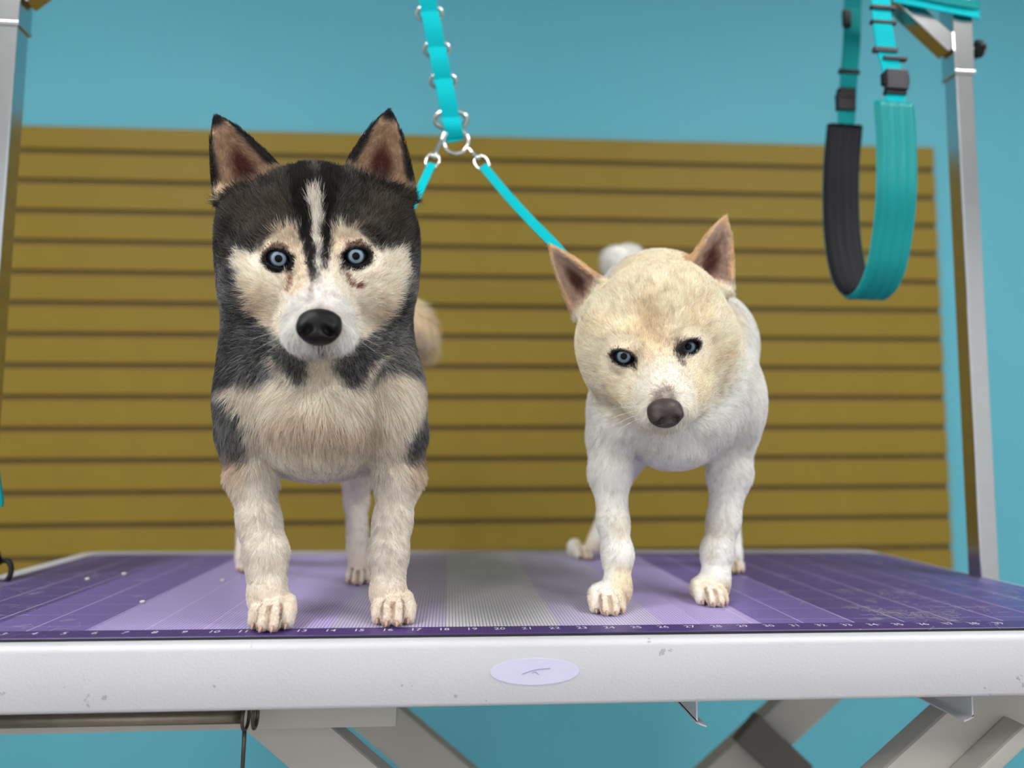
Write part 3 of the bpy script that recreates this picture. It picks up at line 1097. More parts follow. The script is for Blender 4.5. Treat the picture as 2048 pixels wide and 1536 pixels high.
def finish_dog(root, sc, coat, hair, count, claws, claw_mat, seed):
    """mesh + coat colours + fur strands"""
    V, F = sc.mesh()
    V[:, 2] = np.maximum(V[:, 2], .0003)
    me = bpy.data.meshes.new('body')
    me.vertices.add(len(V)); me.vertices.foreach_set('co', V.astype(np.float32).ravel())
    me.loops.add(len(F)*4); me.loops.foreach_set('vertex_index', F.astype(np.int32).ravel())
    me.polygons.add(len(F)); me.polygons.foreach_set('loop_start', np.arange(0, len(F)*4, 4, dtype=np.int32))
    me.update(calc_edges=True); me.validate()
    me.polygons.foreach_set('use_smooth', np.ones(len(me.polygons), bool))
    # normals
    fn = np.cross(V[F[:, 2]]-V[F[:, 0]], V[F[:, 3]]-V[F[:, 1]])
    area = np.linalg.norm(fn, axis=1)/2
    VN = np.zeros_like(V)
    for a in range(4): np.add.at(VN, F[:, a], fn)
    VN /= np.linalg.norm(VN, axis=1)[:, None]+1e-12
    rng = np.random.default_rng(seed)
    base = coat(V, VN, np.full(len(V), .5), False)
    at = me.attributes.new('coat', 'FLOAT_COLOR', 'POINT')
    cc = np.ones((len(V), 4), np.float32); cc[:, :3] = lin(np.clip(base, 0, 255))*.95
    at.data.foreach_set('color', cc.ravel())
    me.materials.append(M_SKIN)
    body = bpy.data.objects.new('body', me)
    COL.objects.link(body)
    body.parent = root
    body.matrix_parent_inverse = root.matrix_world.inverted()
    # fur strands: rooted all over, fewer on the sides turned to the back of the room
    fc = V[F].mean(1)
    w = area*np.where(fc[:, 1] > .22, .35, 1.0)
    w *= np.where((fn[:, 1] > 0) & (fc[:, 1] < .2), .5, 1.0)
    pick = rng.choice(len(F), size=count, p=w/w.sum())
    a, b = rng.random(count)[:, None], rng.random(count)[:, None]
    q = F[pick]
    def bil(A): return (A[q[:, 0]]*(1-a)+A[q[:, 1]]*a)*(1-b)+(A[q[:, 3]]*(1-a)+A[q[:, 2]]*a)*b
    R0, Nn = bil(V), bil(VN)
    Nn /= np.linalg.norm(Nn, axis=1)[:, None]
    rnd = rng.random(count)
    D, L, lift, keep = hair(R0, Nn, rng)
    D = D+rng.normal(0, .14, D.shape)+.4*(np.stack([vnoise(R0, 60, 3+s_) for s_ in range(3)], 1)-.5)+.9*(np.stack([vnoise(R0, 230, 13+s_) for s_ in range(3)], 1)-.5)
    T = D-Nn*(D*Nn).sum(1)[:, None]
    T /= np.linalg.norm(T, axis=1)[:, None]+1e-9
    L = L*(.65+.5*rng.random(count))
    K = 4
    s_ = np.linspace(0, 1, K)[None, :, None]
    li = lift[:, None, None]
    path = R0[:, None, :]+(Nn[:, None, :]*(li*(s_-.45*s_**2))+T[:, None, :]*(s_*np.sqrt(1-np.minimum(li, .95)**2)*.85+.15*s_**2))*L[:, None, None]
    path[:, 0] -= Nn*.0008
    path[..., 2] = np.maximum(path[..., 2], .0006)
    c0 = lin(np.clip(coat(R0, Nn, rnd, True), 0, 255))
    jit = ((.74+.44*rng.random(count))*(.82+.36*vnoise(R0, 190, 31)))[:, None]
    c0 = np.clip(c0*jit*1.12, 0, .96)
    rad = np.stack([np.full(count, .00015), np.full(count, .00015), np.full(count, .00011), np.full(count, .00003)], 1)
    hair_o = hair_object('fur', path[keep], rad[keep], c0[keep], M_FUR, root)
    hair_o['kind'] = 'stuff'
    for p0, p1 in claws:
        p0, p1 = np.array(p0), np.array(p1)
        md = (p0+p1)/2+np.array([0, 0, .0012])
        MB().tube([p0, md, p1], [.0019, .0016, .0005], 8).build('claw', claw_mat, root, True)
    return V, VN

def whiskers(root, starts, n_seed):
    rng = np.random.default_rng(n_seed)
    for (p, d, L) in starts:
        p, d = np.array(p, float), np.array(d, float)
        d /= np.linalg.norm(d)
        s_ = np.linspace(0, 1, 7)
        pts = [p+d*L*t+np.array([0, 0, -.16*L*t*t]) for t in s_]
        MB().tube(pts, list(np.linspace(.00018, .00006, 7)), 4).build('whisker', M_WHISK, root, True)

# ------------------------------------------------------------------ dog with the dark mask
hd = empty('dog', (-.165, .15, 0))
tag(hd, 'black, grey and cream husky-type dog with pale blue eyes, standing with ears up', 'dog')
sc = Sculpt((-.375, -.085, -.004), (-.03, .50, .53), .0016)
def E(px, py, Y, rx, rz, ry, k=.012, R=None, op='U', sc_=None):
    s_ = ppm(Y)
    (sc_ or sc).ell(P(px, py, Y), (rx*s_, ry, rz*s_), k, op, R)
def CN(a, b, ra, rb, k=.012):
    sc.cone(P(*a), P(*b), ra*ppm(a[2]), rb*ppm(b[2]), k)
# trunk
sc.ell((-.195, .22, .245), (.083, .13, .095), .02)
sc.ell((-.232, .33, .25), (.076, .075, .088), .03)
E(643, 800, .125, 176, 150, .105, .03)
E(640, 838, .062, 112, 92, .06, .02)
E(632, 893, .07, 74, 44, .05, .016)
E(634, 922, .066, 24, 16, .02, .014)
CN((641, 560, .135), (643, 760, .135), 168, 176, .03)
E(640, 690, .09, 165, 90, .08, .03)
# shoulders and forelegs
E(502, 812, .08, 50, 105, .055, .02); E(788, 815, .088, 54, 105, .055, .02)
CN((500, 870, .082), (505, 955, .074), 48, 41, .016)
CN((504, 955, .074), (519, 1045, .064), 41, 35, .012)
CN((519, 1045, .064), (532, 1105, .055), 35, 36, .012)
CN((532, 1105, .055), (535, 1190, .046), 36, 33, .012)
CN((535, 1190, .046), (534, 1214, .050), 33, 30, .01)
CN((792, 870, .092), (797, 955, .09), 50, 42, .016)
CN((797, 955, .09), (785, 1045, .082), 42, 32, .012)
CN((785, 1045, .082), (776, 1105, .073), 32, 34, .012)
CN((776, 1105, .073), (776, 1185, .063), 33, 31, .012)
CN((776, 1185, .063), (780, 1206, .066), 31, 28, .01)
# hind legs
CN((650, 790, .31), (712, 890, .255), 80, 40, .02)
CN((712, 890, .255), (713, 1000, .305), 36, 22, .014)
CN((713, 1000, .305), (716, 1130, .272), 20, 20, .01)
CN((560, 790, .34), (515, 900, .345), 78, 38, .02)
CN((515, 900, .345), (500, 1015, .405), 34, 21, .014)
CN((500, 1015, .405), (490, 1115, .372), 19, 19, .01)
# tail, curled to the right
tp = spline([(-.235, .385, .33), tuple(P(660, 520, .42)), tuple(P(760, 600, .41)), tuple(P(828, 635, .39)), tuple(P(845, 690, .375))], 3)
for a, b in zip(tp[:-1], tp[1:]): sc.cone(a, b, .013, .013, .01)
# head
E(638, 452, .075, 132, 116, .072, .03)
E(640, 520, .075, 172, 110, .07, .02)
E(545, 578, .048, 88, 84, .05, .02); E(736, 574, .048, 88, 84, .05, .02)
E(566, 474, .022, 48, 28, .028, .014); E(712, 470, .022, 48, 28, .028, .014)
CN((640, 565, .035), (639, 636, -.030), 84, 58, .016)
CN((640, 505, .022), (639, 612, -.044), 40, 33, .014)
E(639, 650, -.034, 64, 48, .028, .01)
E(612, 668, -.042, 34, 27, .022, .006); E(667, 667, -.042, 34, 27, .022, .006)
E(640, 684, -.032, 36, 16, .022, .006)
E(640, 690, .03, 90, 60, .06, .02)
EYH = [P(557, 518, .008), P(712, 513, .008)]
HR = .0125
for c in EYH: sc.ell(c, (HR+.0028, HR+.0016, HR+.0028), .008)
look_h = CAM_POS+np.array([0, 0, .02])
for c in EYH:
    g = (look_h-c)/np.linalg.norm(look_h-c)
    fr = frame(g)
    sl_ = math.radians(12 if c[0] > EYH[0][0]+.01 else -12)
    sc.ell(c+g*.010-np.array([0, 0, .0008]), (.0114, .0070, .012), .0012, 'S', frame(g, (-math.sin(sl_), 0, math.cos(sl_))))
    sc.ell(c, (HR+.0001,)*3, .0006, 'S')
earsH = [Ear(P(576, 350, .040), P(436, 410, .062), P(430, 230, .066), (-.25, -1, .05)), Ear(P(680, 346, .040), P(832, 402, .062), P(779, 219, .066), (.25, -1, .05))]
E(500, 456, .085, 48, 56, .05, .03); E(780, 454, .085, 46, 56, .05, .03)
E(520, 556, .095, 62, 100, .05, .03); E(760, 552, .095, 62, 100, .05, .03)
for e_ in earsH: e_.apply(sc)
clawsH, toesH = [], []
gl_, gr_ = P(532, 1266, .007), P(783, 1255, .023)
paw(sc, gl_[0], .0065, .0212, clawsH, toesH); paw(sc, gr_[0], .0225, .0208, clawsH, toesH)
paw(sc, -.158, .245, .0165, clawsH, toesH); paw(sc, -.316, .345, .0165, clawsH, toesH)
sc.d = np.maximum(sc.d, -(sc.ax[2][None, None, :])+.0002)

def crop1(pts): return [(380+x*.3516, 200+y*.3516) for x, y in pts]
H_FL = crop1([(262, 858), (350, 874), (405, 850), (430, 795), (500, 735), (580, 715), (632, 765), (668, 900), (690, 1000), (735, 1100), (745, 1440), (640, 1430), (560, 1405), (430, 1290), (335, 1180), (282, 1040), (250, 930)])
H_FR = crop1([(735, 1000), (782, 870), (795, 770), (850, 705), (960, 738), (1040, 822), (1090, 858), (1222, 836), (1240, 950), (1212, 1090), (1150, 1220), (1000, 1350), (870, 1415), (740, 1440)])
H_STRIPE = crop1([(668, 560), (690, 515), (738, 512), (760, 600), (752, 760), (742, 880), (745, 980), (720, 980), (716, 860), (690, 720)])
H_CHEST = [(614, 690), (668, 690), (668, 732), (690, 765), (725, 772), (760, 748), (800, 738), (836, 750), (846, 800), (832, 850), (810, 885), (814, 918), (852, 940), (900, 1400), (380, 1400), (420, 940), (495, 918), (490, 880), (470, 838), (440, 790), (440, 772), (480, 762), (530, 760), (560, 748), (585, 772), (602, 768), (612, 735)]
H_TAN = [(535, 830), (600, 818), (650, 828), (700, 850), (745, 822), (775, 850), (765, 885), (715, 890), (650, 900), (590, 892), (530, 870)]
def ear_paint(pt, p, Nn, ears, rnd, back, rim, inner, deep):
    flag = np.zeros(len(p), bool)
    for e_ in ears:
        t, v, w = e_.local(p)
        hw = e_.hw(t)
        m = (t > -.04) & (t < 1.1) & (np.abs(v) < hw*1.25+.002) & (np.abs(w) < .02)
        front = (Nn @ e_.w) > -.05
        edge = np.maximum(sstep(.70, .88, np.abs(v)/hw), sstep(.80, .90, t))
        fade = sstep(-.04, .10, t)
        pt.lay((m & ~front)*fade, back)
        pt.lay((m & front)*sstep(.02, .1, t), inner)
        pt.lay((m & front)*np.clip(1-np.hypot((t-.32)/.30, v/hw/.52), 0, 1)*1.6*(t > .03), deep)
        pt.lay((m & front)*edge*sstep(.06, .2, t), rim)
        flag |= m & (t > .05)
    return flag

def toe_stain_shade(p, toes):  # weight for saliva stain and painted-in shade along the toe creases
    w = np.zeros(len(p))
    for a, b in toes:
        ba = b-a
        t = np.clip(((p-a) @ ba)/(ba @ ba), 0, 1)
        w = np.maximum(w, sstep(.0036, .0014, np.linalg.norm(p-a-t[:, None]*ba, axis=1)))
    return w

def coat_h(p, Nn, rnd, hair_):
    n = len(p)
    u, v = pix(p)
    if hair_:
        u = u+6*(vnoise(p, 300, 1)-.5)*2+(rnd-.5)*8
        v = v+6*(vnoise(p, 300, 2)-.5)*2+(rnd*7 % 1-.5)*8
    Y = p[:, 1]
    r2 = (rnd*13.7) % 1
    big = vnoise(p, 45, 5)
    dark = np.array([44, 44, 47.]); silver = np.array([158, 156, 154.])
    mixw = np.clip(.46+.9*(big-.45)+1.1*(r2-.5), 0, 1)[:, None]
    pt = Paint(n, (0, 0, 0))
    pt.c = dark*(1-mixw)+silver*mixw
    headw = sstep(.13, .10, Y)*sstep(715, 690, v)
    # crown and temples
    br = np.clip(.34+.9*(vnoise(p, 90, 8)-.5)+1.0*(r2-.5), 0, 1)[:, None]
    crown = np.array([34, 33, 33.])*(1-br)+np.array([116, 106, 96.])*br
    pt.lay(headw*sstep(560, 470, v), crown)
    for (cx, cy, rx, ry) in ((512, 425, 66, 52), (762, 428, 66, 55), (575, 410, 40, 40)):
        pt.lay(headw*.75*np.clip(1.3-np.hypot((u-cx)/rx, (v-cy)/ry), 0, 1)*(.3+.9*r2), (98, 86, 72))
    grey_top = headw*sstep(370, 320, v)*np.clip(1-np.abs(u-636)/80, 0, 1)
    pt.lay(grey_top*(.2+.9*r2), (150, 146, 142))
    front = sstep(.115, .095, Y)
    f1 = np.minimum(poly_sd(u, v, H_FL), poly_sd(u, v, H_FR))
    pt.lay(headw*front*sstep(5, -7, f1), (238, 228, 213))
    for (cx, cy, rx, ry, al) in ((566, 492, 52, 40, .55), (706, 488, 50, 40, .55), (498, 622, 46, 52, .45), (770, 625, 40, 46, .25), (600, 560, 28, 40, .35)):
        pt.lay(headw*front*sstep(5, -7, f1)*np.clip(1.3-np.hypot((u-cx)/rx, (v-cy)/ry), 0, 1)*al, (204, 176, 146))
    # whiter muzzle
    mz = np.hypot((u-640)/82, (v-650)/82)
    pt.lay(headw*sstep(1.1, .75, mz), (238, 234, 230))
    pt.lay(headw*sstep(45, 10, np.abs(u-640))*sstep(540, 580, v)*.75, (228, 222, 218))
    # dark lines beside the white blaze
    dl = np.minimum(line_sd(u, v, [(596, 330, 24), (604, 400, 20), (614, 470, 13), (622, 520, 10), (626, 556, 3)]),
                    line_sd(u, v, [(660, 330, 24), (656, 400, 16), (653, 470, 9), (652, 515, 7), (652, 540, 2)]))
    pt.lay(headw*sstep(5, -5, dl), (34, 31, 30))
    pt.lay(headw*sstep(4, -4, line_sd(u, v, [(624, 545, 5), (622, 585, 2)]))*.5, (90, 78, 72))
    pt.lay(headw*sstep(3, -5, poly_sd(u, v, H_STRIPE)), (232, 224, 214))
    # eye rims and tear marks
    for (ex, ey, sg) in ((557, 519, 1), (712, 514, -1)):
        a_ = math.radians(12)*sg
        du, dv = (u-ex)*math.cos(a_)+(v-ey-2)*math.sin(a_), -(u-ex)*math.sin(a_)+(v-ey-2)*math.cos(a_)
        pt.lay(headw*sstep(1.14, .92, np.hypot(du/34, dv/25)), (20, 18, 18))
        pt.lay(headw*sstep(4, -3, line_sd(u, v, [(ex-30*sg, ey-14, 2), (ex-8*sg, ey-30, 4), (ex+18*sg, ey-24, 3)]))*.8, (70, 50, 40))
        pt.lay(headw*sstep(4, -2, line_sd(u, v, [(ex+24*sg, ey+14, 7), (ex+28*sg, ey+30, 3)])), (24, 20, 20))
    pt.lay(headw*sstep(4, -2, line_sd(u, v, [(583, 545, 3), (578, 575, 3), (573, 580, 3)]))*.75, (128, 84, 68))
    pt.lay(headw*sstep(4, -2, line_sd(u, v, [(694, 548, 2.5), (700, 566, 3), (716, 574, 3), (724, 570, 2)]))*.85, (112, 70, 58))
    # lip line under the nose
    pt.lay(headw*sstep(3, -2, line_sd(u, v, [(604, 690, 1.5), (622, 697, 2), (640, 692, 2), (656, 697, 2), (676, 690, 1.5)]))*.7, (70, 58, 54))
    # chest, legs
    body = (1-headw)
    sdc = poly_sd(u, v, H_CHEST)
    pt.lay(body*sstep(12, -12, sdc)*sstep(.17, .14, Y), (234, 224, 210))
    low = sstep(.155, .135, p[:, 2])
    pt.lay(low, (228, 220, 210))
    pt.lay(body*(Y < .16)*sstep(7, -5, line_sd(u, v, [(540, 716, 4), (575, 752, 7), (605, 790, 6)])), (222, 214, 202))
    pt.lay(body*(Y < .16)*sstep(7, -5, line_sd(u, v, [(772, 700, 4), (745, 735, 6), (720, 772, 6)])), (218, 208, 194))
    pt.lay(body*(Y < .16)*sstep(14, -14, poly_sd(u, v, H_TAN))*.55, (206, 186, 166))
    for (cx, cy, rx, ry) in ((466, 930, 30, 52), (836, 930, 26, 50)):
        pt.lay(body*(Y < .16)*np.clip(1.4-np.hypot((u-cx)/rx, (v-cy)/ry), 0, 1)*.7, (212, 190, 166))
    for q in ([(430, 770), (466, 800), (488, 850), (494, 912), (470, 905), (446, 880), (430, 860)], [(856, 770), (836, 830), (812, 880), (816, 915), (842, 880), (858, 860)]):
        pt.lay(body*(Y < .17)*sstep(10, -8, poly_sd(u, v, q))*.85, np.array([60, 60, 63.])*(1-mixw)+silver*mixw)
    pt.lay(sstep(.05, .03, p[:, 2])*.3*(r2 > .3), (214, 192, 164))
    pt.lay(toe_stain_shade(p, toesH)*.55, (140, 108, 86))  # brown stain that also paints crease shade between the toes
    # tail and hindquarters
    tl = sstep(.35, .37, Y)*(p[:, 2] > .24)*(u > 780)
    pt.lay(tl, (226, 208, 180))
    ear_paint(pt, p, Nn, earsH, rnd, (30, 28, 28), (30, 28, 28), (176, 148, 122), (92, 54, 46))
    for e_ in earsH[:1]:
        pt.lay(sstep(16, 6, np.hypot((u-440)/1.0, (v-385)/1.6)), (222, 205, 180))
    return pt.c

NOSE_H = P(638, 656, -.066)
HCH = P(640, 520, .05)
def common_hair(p, Nn, nose_p, hc, ears, eyes, eye_r, nose_r, lens):
    n = len(p)
    Y = p[:, 1]
    rel = p-hc
    hw = 1-sstep(.10, .135, np.sqrt((rel[:, 0]/1.0)**2+(rel[:, 1]/1.1)**2+(rel[:, 2]/1.05)**2))
    rad = p-nose_p
    dn = np.linalg.norm(rad, axis=1)
    head_dir = rad/dn[:, None]
    body_dir = np.tile(np.array([0, .45, -1.0]), (n, 1))
    body_dir[:, 0] = np.clip((p[:, 0]-hc[0])*5, -.5, .5)
    D = head_dir*hw[:, None]+body_dir*(1-hw)[:, None]
    L = lens['body']*np.ones(n)
    leg = sstep(.17, .10, p[:, 2])
    L = L*(1-leg)+lens['leg']*leg
    pw = p[:, 2] < .042
    L = np.where(pw, lens['paw'], L)
    D = np.where(pw[:, None], np.array([0, -.6, -.8])[None, :], D)
    hl = np.interp(dn, [0, .02, .05, .09, .14], [.0018, .0024, .0042, .0085, lens['cheek']])
    L = L*(1-hw)+hl*hw
    lift = .50*(1-hw)+.42*hw
    lift = np.where(p[:, 2] < .13, .3, lift)
    keep = np.ones(n, bool)
    for e_ in ears:
        t, v, w = e_.local(p)
        m = (t > .0) & (np.abs(v) < e_.hw(t)*1.3+.002) & (np.abs(w) < .022)
        L = np.where(m, .0048, L)
        inn = m & ((Nn @ e_.w) > .1) & (t < .75)
        L = np.where(inn, .0075, L)
        dirn = e_.u[None, :]*1.0+(v/ (e_.hw(t)+1e-6))[:, None]*e_.v[None, :]*-.5
        D = np.where(m[:, None], dirn, D)
        lift = np.where(inn, .5, np.where(m, .25, lift))
    for c in eyes:
        d_ = np.linalg.norm(p-c, axis=1)
        keep &= d_ > eye_r+.0012
        L = np.where(d_ < eye_r*1.9, np.minimum(L, .0028), L)
    keep &= dn > nose_r
    return D, L, lift, keep
def hair_h(p, Nn, rng):
    D, L, lift, keep = common_hair(p, Nn, NOSE_H, HCH, earsH, EYH, HR, .0125, dict(body=.017, leg=.0075, paw=.0030, cheek=.014))
    tl = (p[:, 1] > .355) & (p[:, 2] > .27)
    L = np.where(tl, .03, L)
    return D, L, lift, keep
finish_dog(hd, sc, coat_h, hair_h, 230000, clawsH, M_CLAW, 11)
M_EYEH = eye_mat('pale_blue_iris', (118, 136, 152), (140, 158, 174), (58, 74, 90))
for c in EYH: eyeball(hd, c, look_h-c, HR, M_EYEH, (0, 0, 1))
nose(hd, NOSE_H, frame((0.0, -1, .05)), .0172, .0150, M_NOSE)
ws = []
for k in range(4):
    ws.append((P(590-4*k, 652+8*k, -.045), (-1, -.1+.1*k, .10-.20*k), .040-.004*k))
    ws.append((P(690+4*k, 650+8*k, -.045), (1, -.05+.1*k, .04-.15*k), .034-.003*k))
whiskers(hd, ws, 3)

# ------------------------------------------------------------------ white dog with the lowered head
wd = empty('dog', (.2, .2, 0))
tag(wd, 'cream and white dog with lowered, tilted head and half-closed blue eyes', 'dog')
sc = Sculpt((.045, -.045, -.004), (.40, .56, .50), .0016)
TL = math.radians(8)
RTL = np.array([[math.cos(TL), 0, -math.sin(TL)], [0, 1, 0], [math.sin(TL), 0, math.cos(TL)]])
# trunk
sc.ell((.222, .27, .262), (.078, .13, .098), .02)
sc.ell((.252, .38, .262), (.074, .08, .088), .03)
E(1347, 796, .175, 160, 138, .095, .03)
E(1345, 842, .125, 104, 76, .055, .02)
E(1347, 902, .13, 56, 34, .045, .014)
E(1308, 600, .195, 112, 96, .08, .03)
CN((1325, 650, .145), (1350, 745, .165), 128, 148, .03)
E(1395, 700, .25, 108, 120, .10, .03)
# forelegs
E(1222, 830, .14, 44, 80, .05, .02); E(1468, 820, .165, 46, 84, .05, .02)
CN((1222, 880, .138), (1220, 950, .130), 44, 36, .014)
CN((1220, 950, .130), (1226, 1045, .122), 36, 28, .012)
CN((1226, 1045, .122), (1235, 1108, .115), 27, 27, .012)
CN((1235, 1108, .115), (1235, 1178, .105), 27, 25, .012)
CN((1235, 1178, .105), (1231, 1194, .108), 25, 23, .01)
CN((1460, 870, .163), (1459, 950, .16), 46, 38, .014)
CN((1459, 950, .16), (1447, 1042, .155), 38, 29, .012)
CN((1447, 1042, .155), (1434, 1104, .15), 28, 28, .012)
CN((1434, 1104, .15), (1431, 1160, .143), 28, 26, .012)
CN((1431, 1160, .143), (1434, 1178, .145), 26, 23, .01)
# hind legs
CN((1320, 800, .42), (1240, 930, .44), 74, 34, .02)
CN((1240, 930, .44), (1216, 1030, .51), 32, 20, .014)
CN((1216, 1030, .51), (1186, 1092, .478), 18, 17, .01)
CN((1430, 800, .37), (1462, 920, .33), 70, 36, .02)
CN((1462, 920, .33), (1458, 1030, .385), 32, 20, .014)
CN((1458, 1030, .385), (1468, 1112, .345), 19, 18, .01)
# tail, carried up over the rump
tp = spline([(.25, .44, .33), tuple(P(1300, 600, .46)), tuple(P(1262, 540, .46)), tuple(P(1238, 520, .44))], 3)
for a, b in zip(tp[:-1], tp[1:]): sc.cone(a, b, .022, .02, .012)
# head
E(1310, 622, .095, 122, 94, .065, .03, RTL)
E(1314, 680, .09, 138, 84, .062, .02, RTL)
E(1228, 698, .090, 62, 62, .044, .03, RTL); E(1400, 682, .090, 62, 66, .044, .03, RTL)
CN((1232, 742, .088), (1296, 812, .034), 48, 34, .025); CN((1402, 724, .088), (1362, 804, .034), 48, 34, .025)
CN((1214, 690, .10), (1228, 752, .10), 36, 32, .02)
E(1196, 655, .11, 22, 46, .035, .03, RTL)
E(1240, 676, .058, 40, 24, .026, .014, RTL); E(1366, 658, .058, 40, 24, .026, .014, RTL)
CN((1314, 714, .076), (1328, 802, .014), 88, 54, .020)
CN((1312, 655, .062), (1328, 785, .004), 38, 30, .014)
E(1330, 808, .010, 56, 44, .026, .01, RTL)
E(1304, 826, .004, 28, 24, .02, .006, RTL); E(1360, 820, .004, 28, 24, .02, .006, RTL)
E(1338, 846, .012, 32, 16, .02, .006, RTL)
E(1330, 790, .075, 70, 60, .055, .02)
E(1306, 640, .024, 16, 50, .012, .012, RTL, 'S')
EYW = [P(1247, 714, .041), P(1376, 695, .041)]
WR_ = .0118
for c in EYW: sc.ell(c, (WR_+.0026, WR_+.0014, WR_+.0026), .008)
look_w = CAM_POS+np.array([0.02, 0, .05])
upw = np.array([-math.sin(TL), 0, math.cos(TL)])
for i, c in enumerate(EYW):
    g = (CAM_POS-c)/np.linalg.norm(CAM_POS-c)
    sl_ = math.radians(-14 if i == 0 else 24)
    up_ = np.array([-math.sin(sl_), 0, math.cos(sl_)])
    sc.ell(c+g*.010-upw*.0012, (.0112, .0056, .012), .0012, 'S', frame(g, up_))
    sc.ell(c, (WR_+.0001,)*3, .0006, 'S')
earsW = [Ear(P(1208, 560, .115), P(1152, 640, .14), P(1098, 489, .125), (-.62, -1, .0), .5), Ear(P(1366, 548, .115), P(1456, 588, .14), P(1452, 431, .125), (.12, -1, .05), .46)]
for e_ in earsW: e_.apply(sc)
clawsW, toesW = [], []
wl_, wr_ = P(1223, 1234, .062), P(1436, 1216, .10)
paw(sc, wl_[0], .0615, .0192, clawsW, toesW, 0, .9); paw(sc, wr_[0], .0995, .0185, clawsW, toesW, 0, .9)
paw(sc, .164, .455, .0155, clawsW, toesW, .35); paw(sc, .337, .317, .0155, clawsW, toesW, -.2)
sc.d = np.maximum(sc.d, -(sc.ax[2][None, None, :])+.0002)

def coat_w(p, Nn, rnd, hair_):
    n = len(p)
    u, v = pix(p)
    if hair_:
        u = u+(rnd-.5)*10
        v = v+(rnd*7 % 1-.5)*10
    Y = p[:, 1]
    r2 = (rnd*13.7) % 1
    pt = Paint(n, (242, 239, 233))
    big = vnoise(p, 30, 4)
    headw = sstep(.175, .135, Y)*sstep(1.12, .92, np.hypot((u-1312)/172, (v-660)/190))
    cream = np.array([243, 233, 214.]); warm = np.array([236, 219, 192.])
    m = np.clip(.25+1.1*(big-.5)+.3*(r2-.5), 0, 1)[:, None]
    pt.lay(headw, cream*(1-m)+warm*m)
    pt.lay(sstep(.26, .16, Y)*sstep(560, 520, v)*.5, (238, 224, 200))
    # warmer patch between the brows, white fleck in it
    pt.lay(headw*np.clip(1.2-np.hypot((u-1305)/48, (v-655)/62), 0, 1)*.6, (222, 198, 166))
    pt.lay(headw*sstep(9, -7, line_sd(u, v, [(1292, 600, 6), (1302, 640, 9), (1310, 665, 4)]))*.8, (234, 218, 190))
    pt.lay(headw*sstep(1.15, .7, np.hypot((u-1328)/66, (v-800)/84)), (236, 230, 220))
    pt.lay(headw*sstep(40, 12, np.abs(u-1318))*sstep(705, 735, v)*.6, (232, 224, 212))
    pt.lay(headw*sstep(1.1, .5, np.hypot((u-1330)/26, (v-792)/24))*.75, (150, 138, 128))
    for (ex, ey, sg, sl_) in ((1247, 716, 1, .30), (1376, 696, -1, -.42)):
        c_, s_ = math.cos(sl_), math.sin(sl_)
        du, dv = (u-ex)*c_+(v-ey)*s_, -(u-ex)*s_+(v-ey)*c_
        pt.lay(headw*sstep(1.25, .95, np.hypot(du/27, dv/16)), (30, 26, 26))
        pt.lay(headw*sstep(4, -2, line_sd(u, v, [(ex+20*sg, ey+10, 4), (ex+24*sg, ey+22, 3)] if sg > 0 else [(ex-18, ey+14, 4), (ex-16, ey+26, 2.5), (ex-8, ey+34, 2)]))*.8, (52, 40, 34))
        pt.lay(headw*np.clip(1-np.hypot((u-ex-22*sg)/26, (v-ey+8)/24), 0, 1)*.5, (120, 100, 84))
    pt.lay(headw*sstep(3, -2, line_sd(u, v, [(1306, 850, 1.5), (1330, 861, 2), (1362, 850, 1.5)]))*.6, (90, 76, 70))
    # yellowed lower legs
    pt.lay(sstep(.12, .05, p[:, 2])*np.clip(vnoise(p, 40, 9)*1.4-.35, 0, 1)*.8, (216, 192, 146))
    pt.lay(sstep(.03, .012, p[:, 2])*.25, (214, 190, 164))
    pt.lay(toe_stain_shade(p, toesW)*.5, (160, 128, 102))  # toe gaps: stain and crease shade put into the coat colour
    ear_paint(pt, p, Nn, earsW, rnd, (236, 216, 184), (218, 188, 150), (196, 172, 156), (112, 74, 66))
    return pt.c
NOSE_W = P(1331, 829, -.020)
HCW = P(1312, 665, .085)
def hair_w(p, Nn, rng):
    D, L, lift, keep = common_hair(p, Nn, NOSE_W, HCW, earsW, EYW, WR_, .0115, dict(body=.011, leg=.005, paw=.0024, cheek=.0095))
    tl = (p[:, 1] > .40) & (p[:, 2] > .33)
    L = np.where(tl, .024, L)
    return D, L, lift, keep
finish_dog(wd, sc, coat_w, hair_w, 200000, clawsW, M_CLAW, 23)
M_EYEW = eye_mat('grey_blue_iris', (84, 100, 114), (104, 122, 136), (48, 60, 72))
for c in EYW: eyeball(wd, c, look_w-c, WR_, M_EYEW, upw)
nose(wd, NOSE_W, frame((0.04, -1, -.28), upw), .0150, .0125, M_NOSEB)
ws = []
for k in range(4):
    ws.append((P(1288-2*k, 812+8*k, .0), (-1, -.1, .02-.14*k), .034))
    ws.append((P(1376+2*k, 800+8*k, .0), (1, -.1, .12-.14*k), .034))
whiskers(wd, ws, 5)

# ------------------------------------------------------------------ nooses to both dogs
noose('teal noose strap running down behind the right ear of the dark-masked dog', [(888, 262, .28), (880, 285, .275), (868, 312, .262), (862, 330, .258)],
      [(864, 328, .258), (848, 362, .235), (832, 396, .212), (800, 452, .175), (770, 490, .15)], .0105,
      P(640, 600, .135), np.array([.083, 0, 0]), np.array([0, .075, .04]))
noose('teal noose strap running down to the left ear of the white dog', [(937, 296, .28), (948, 308, .275), (955, 315, .27), (972, 336, .262)],
      [(966, 332, .262), (1010, 385, .24), (1060, 440, .215), (1110, 491, .19), (1150, 538, .178), (1192, 588, .165), (1225, 615, .155)], .0115,
      P(1325, 655, .17), np.array([.068, 0, 0]), np.array([0, .045, .05]))

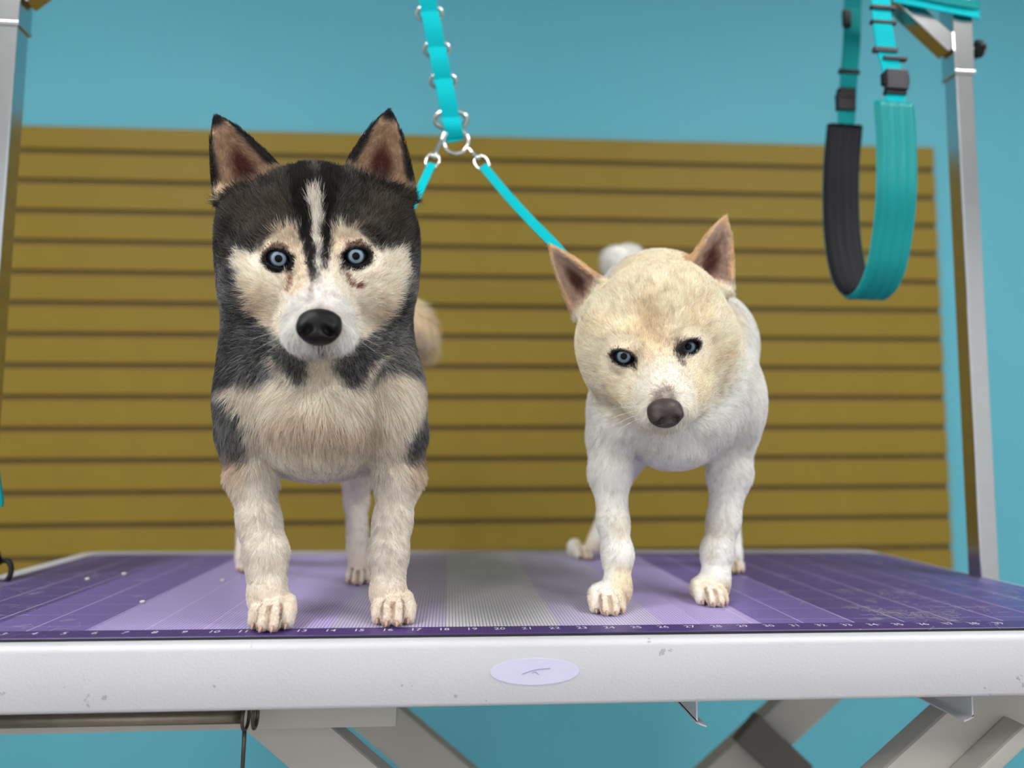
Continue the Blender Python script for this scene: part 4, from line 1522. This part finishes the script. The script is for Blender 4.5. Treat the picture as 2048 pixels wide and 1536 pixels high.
# ------------------------------------------------------------------ shed fur and crumbs on the mat
rng = np.random.default_rng(5)
paths, cols_ = [], []
def G0p(px, py):
    d = FW+RT*(px-1024)/FPX-UP*(py-768)/FPX
    return CAM_POS+d*(0-CAM_POS[2])/d[2]
for (px, py, sp, cnt) in ((1700, 1185, .012, 40), (1790, 1190, .016, 60), (1850, 1232, .02, 150), (1770, 1226, .012, 60), (1720, 1215, .01, 40), (1900, 1215, .03, 60), (1990, 1190, .03, 50),
                          (1930, 1165, .03, 50), (60, 1180, .03, 60), (130, 1160, .04, 50), (30, 1225, .03, 50), (160, 1150, .02, 30), (1740, 1150, .02, 25), (300, 1130, .05, 30), (1900, 1240, .03, 60), (1620, 1245, .03, 16), (110, 1262, .02, 25)):
    c = G0p(px, py)
    for _ in range(cnt//2):
        q = c+np.array([rng.normal(0, sp), rng.normal(0, sp*.6), 0])
        if q[1] < .002 or q[0] > W1-.03 or q[0] < W0+.03: continue
        a = rng.random()*6.283
        L = .006+.012*rng.random()
        b = (rng.random()-.5)*2.5
        pts_ = []
        for t in np.linspace(0, 1, 4):
            pts_.append(q+np.array([math.cos(a+b*t)*L*t, math.sin(a+b*t)*L*t, .0006+.0022*math.sin(3.14*t)*rng.random()]))
        paths.append(pts_)
        cols_.append(lin(np.array([188, 184, 182])*(.8+.25*rng.random())))
o = hair_object('shed_fur', np.array(paths), np.full((len(paths), 4), .00009), np.array(cols_), M_FUR)
tag(o, 'loose pale dog hair scattered over both ends of the purple mat', 'dog hair', kind='stuff')
M_CRUMB = plain('pale_crumb', (205, 200, 190), .7)
for (px, py, r, lab) in ((248, 1151, .0028, 'largest pale crumb at the back left of the purple mat'), (174, 1161, .0024, 'pale crumb on the dark left part of the mat'), (284, 1207, .0024, 'pale crumb in the middle of the left purple bands'), (445, 1163, .0024, 'pale crumb beside the dark-masked dog\'s left paw')):
    c = G0p(px, py)
    s_ = Sculpt((-.005, -.005, -.004), (.005, .005, .006), .0006)
    s_.ell((0, 0, r*.7), (r*1.2, r*.8, r*.75), .001)
    s_.ell((r*.6, r*.2, r*.8), (r*.6, r*.6, r*.6), .001)
    V, F = s_.mesh()
    o = mesh_obj('crumb', V, F, M_CRUMB, None, True)
    o.location = (c[0], c[1], .0)
    tag(o, lab, 'crumb', 'crumbs on the mat')
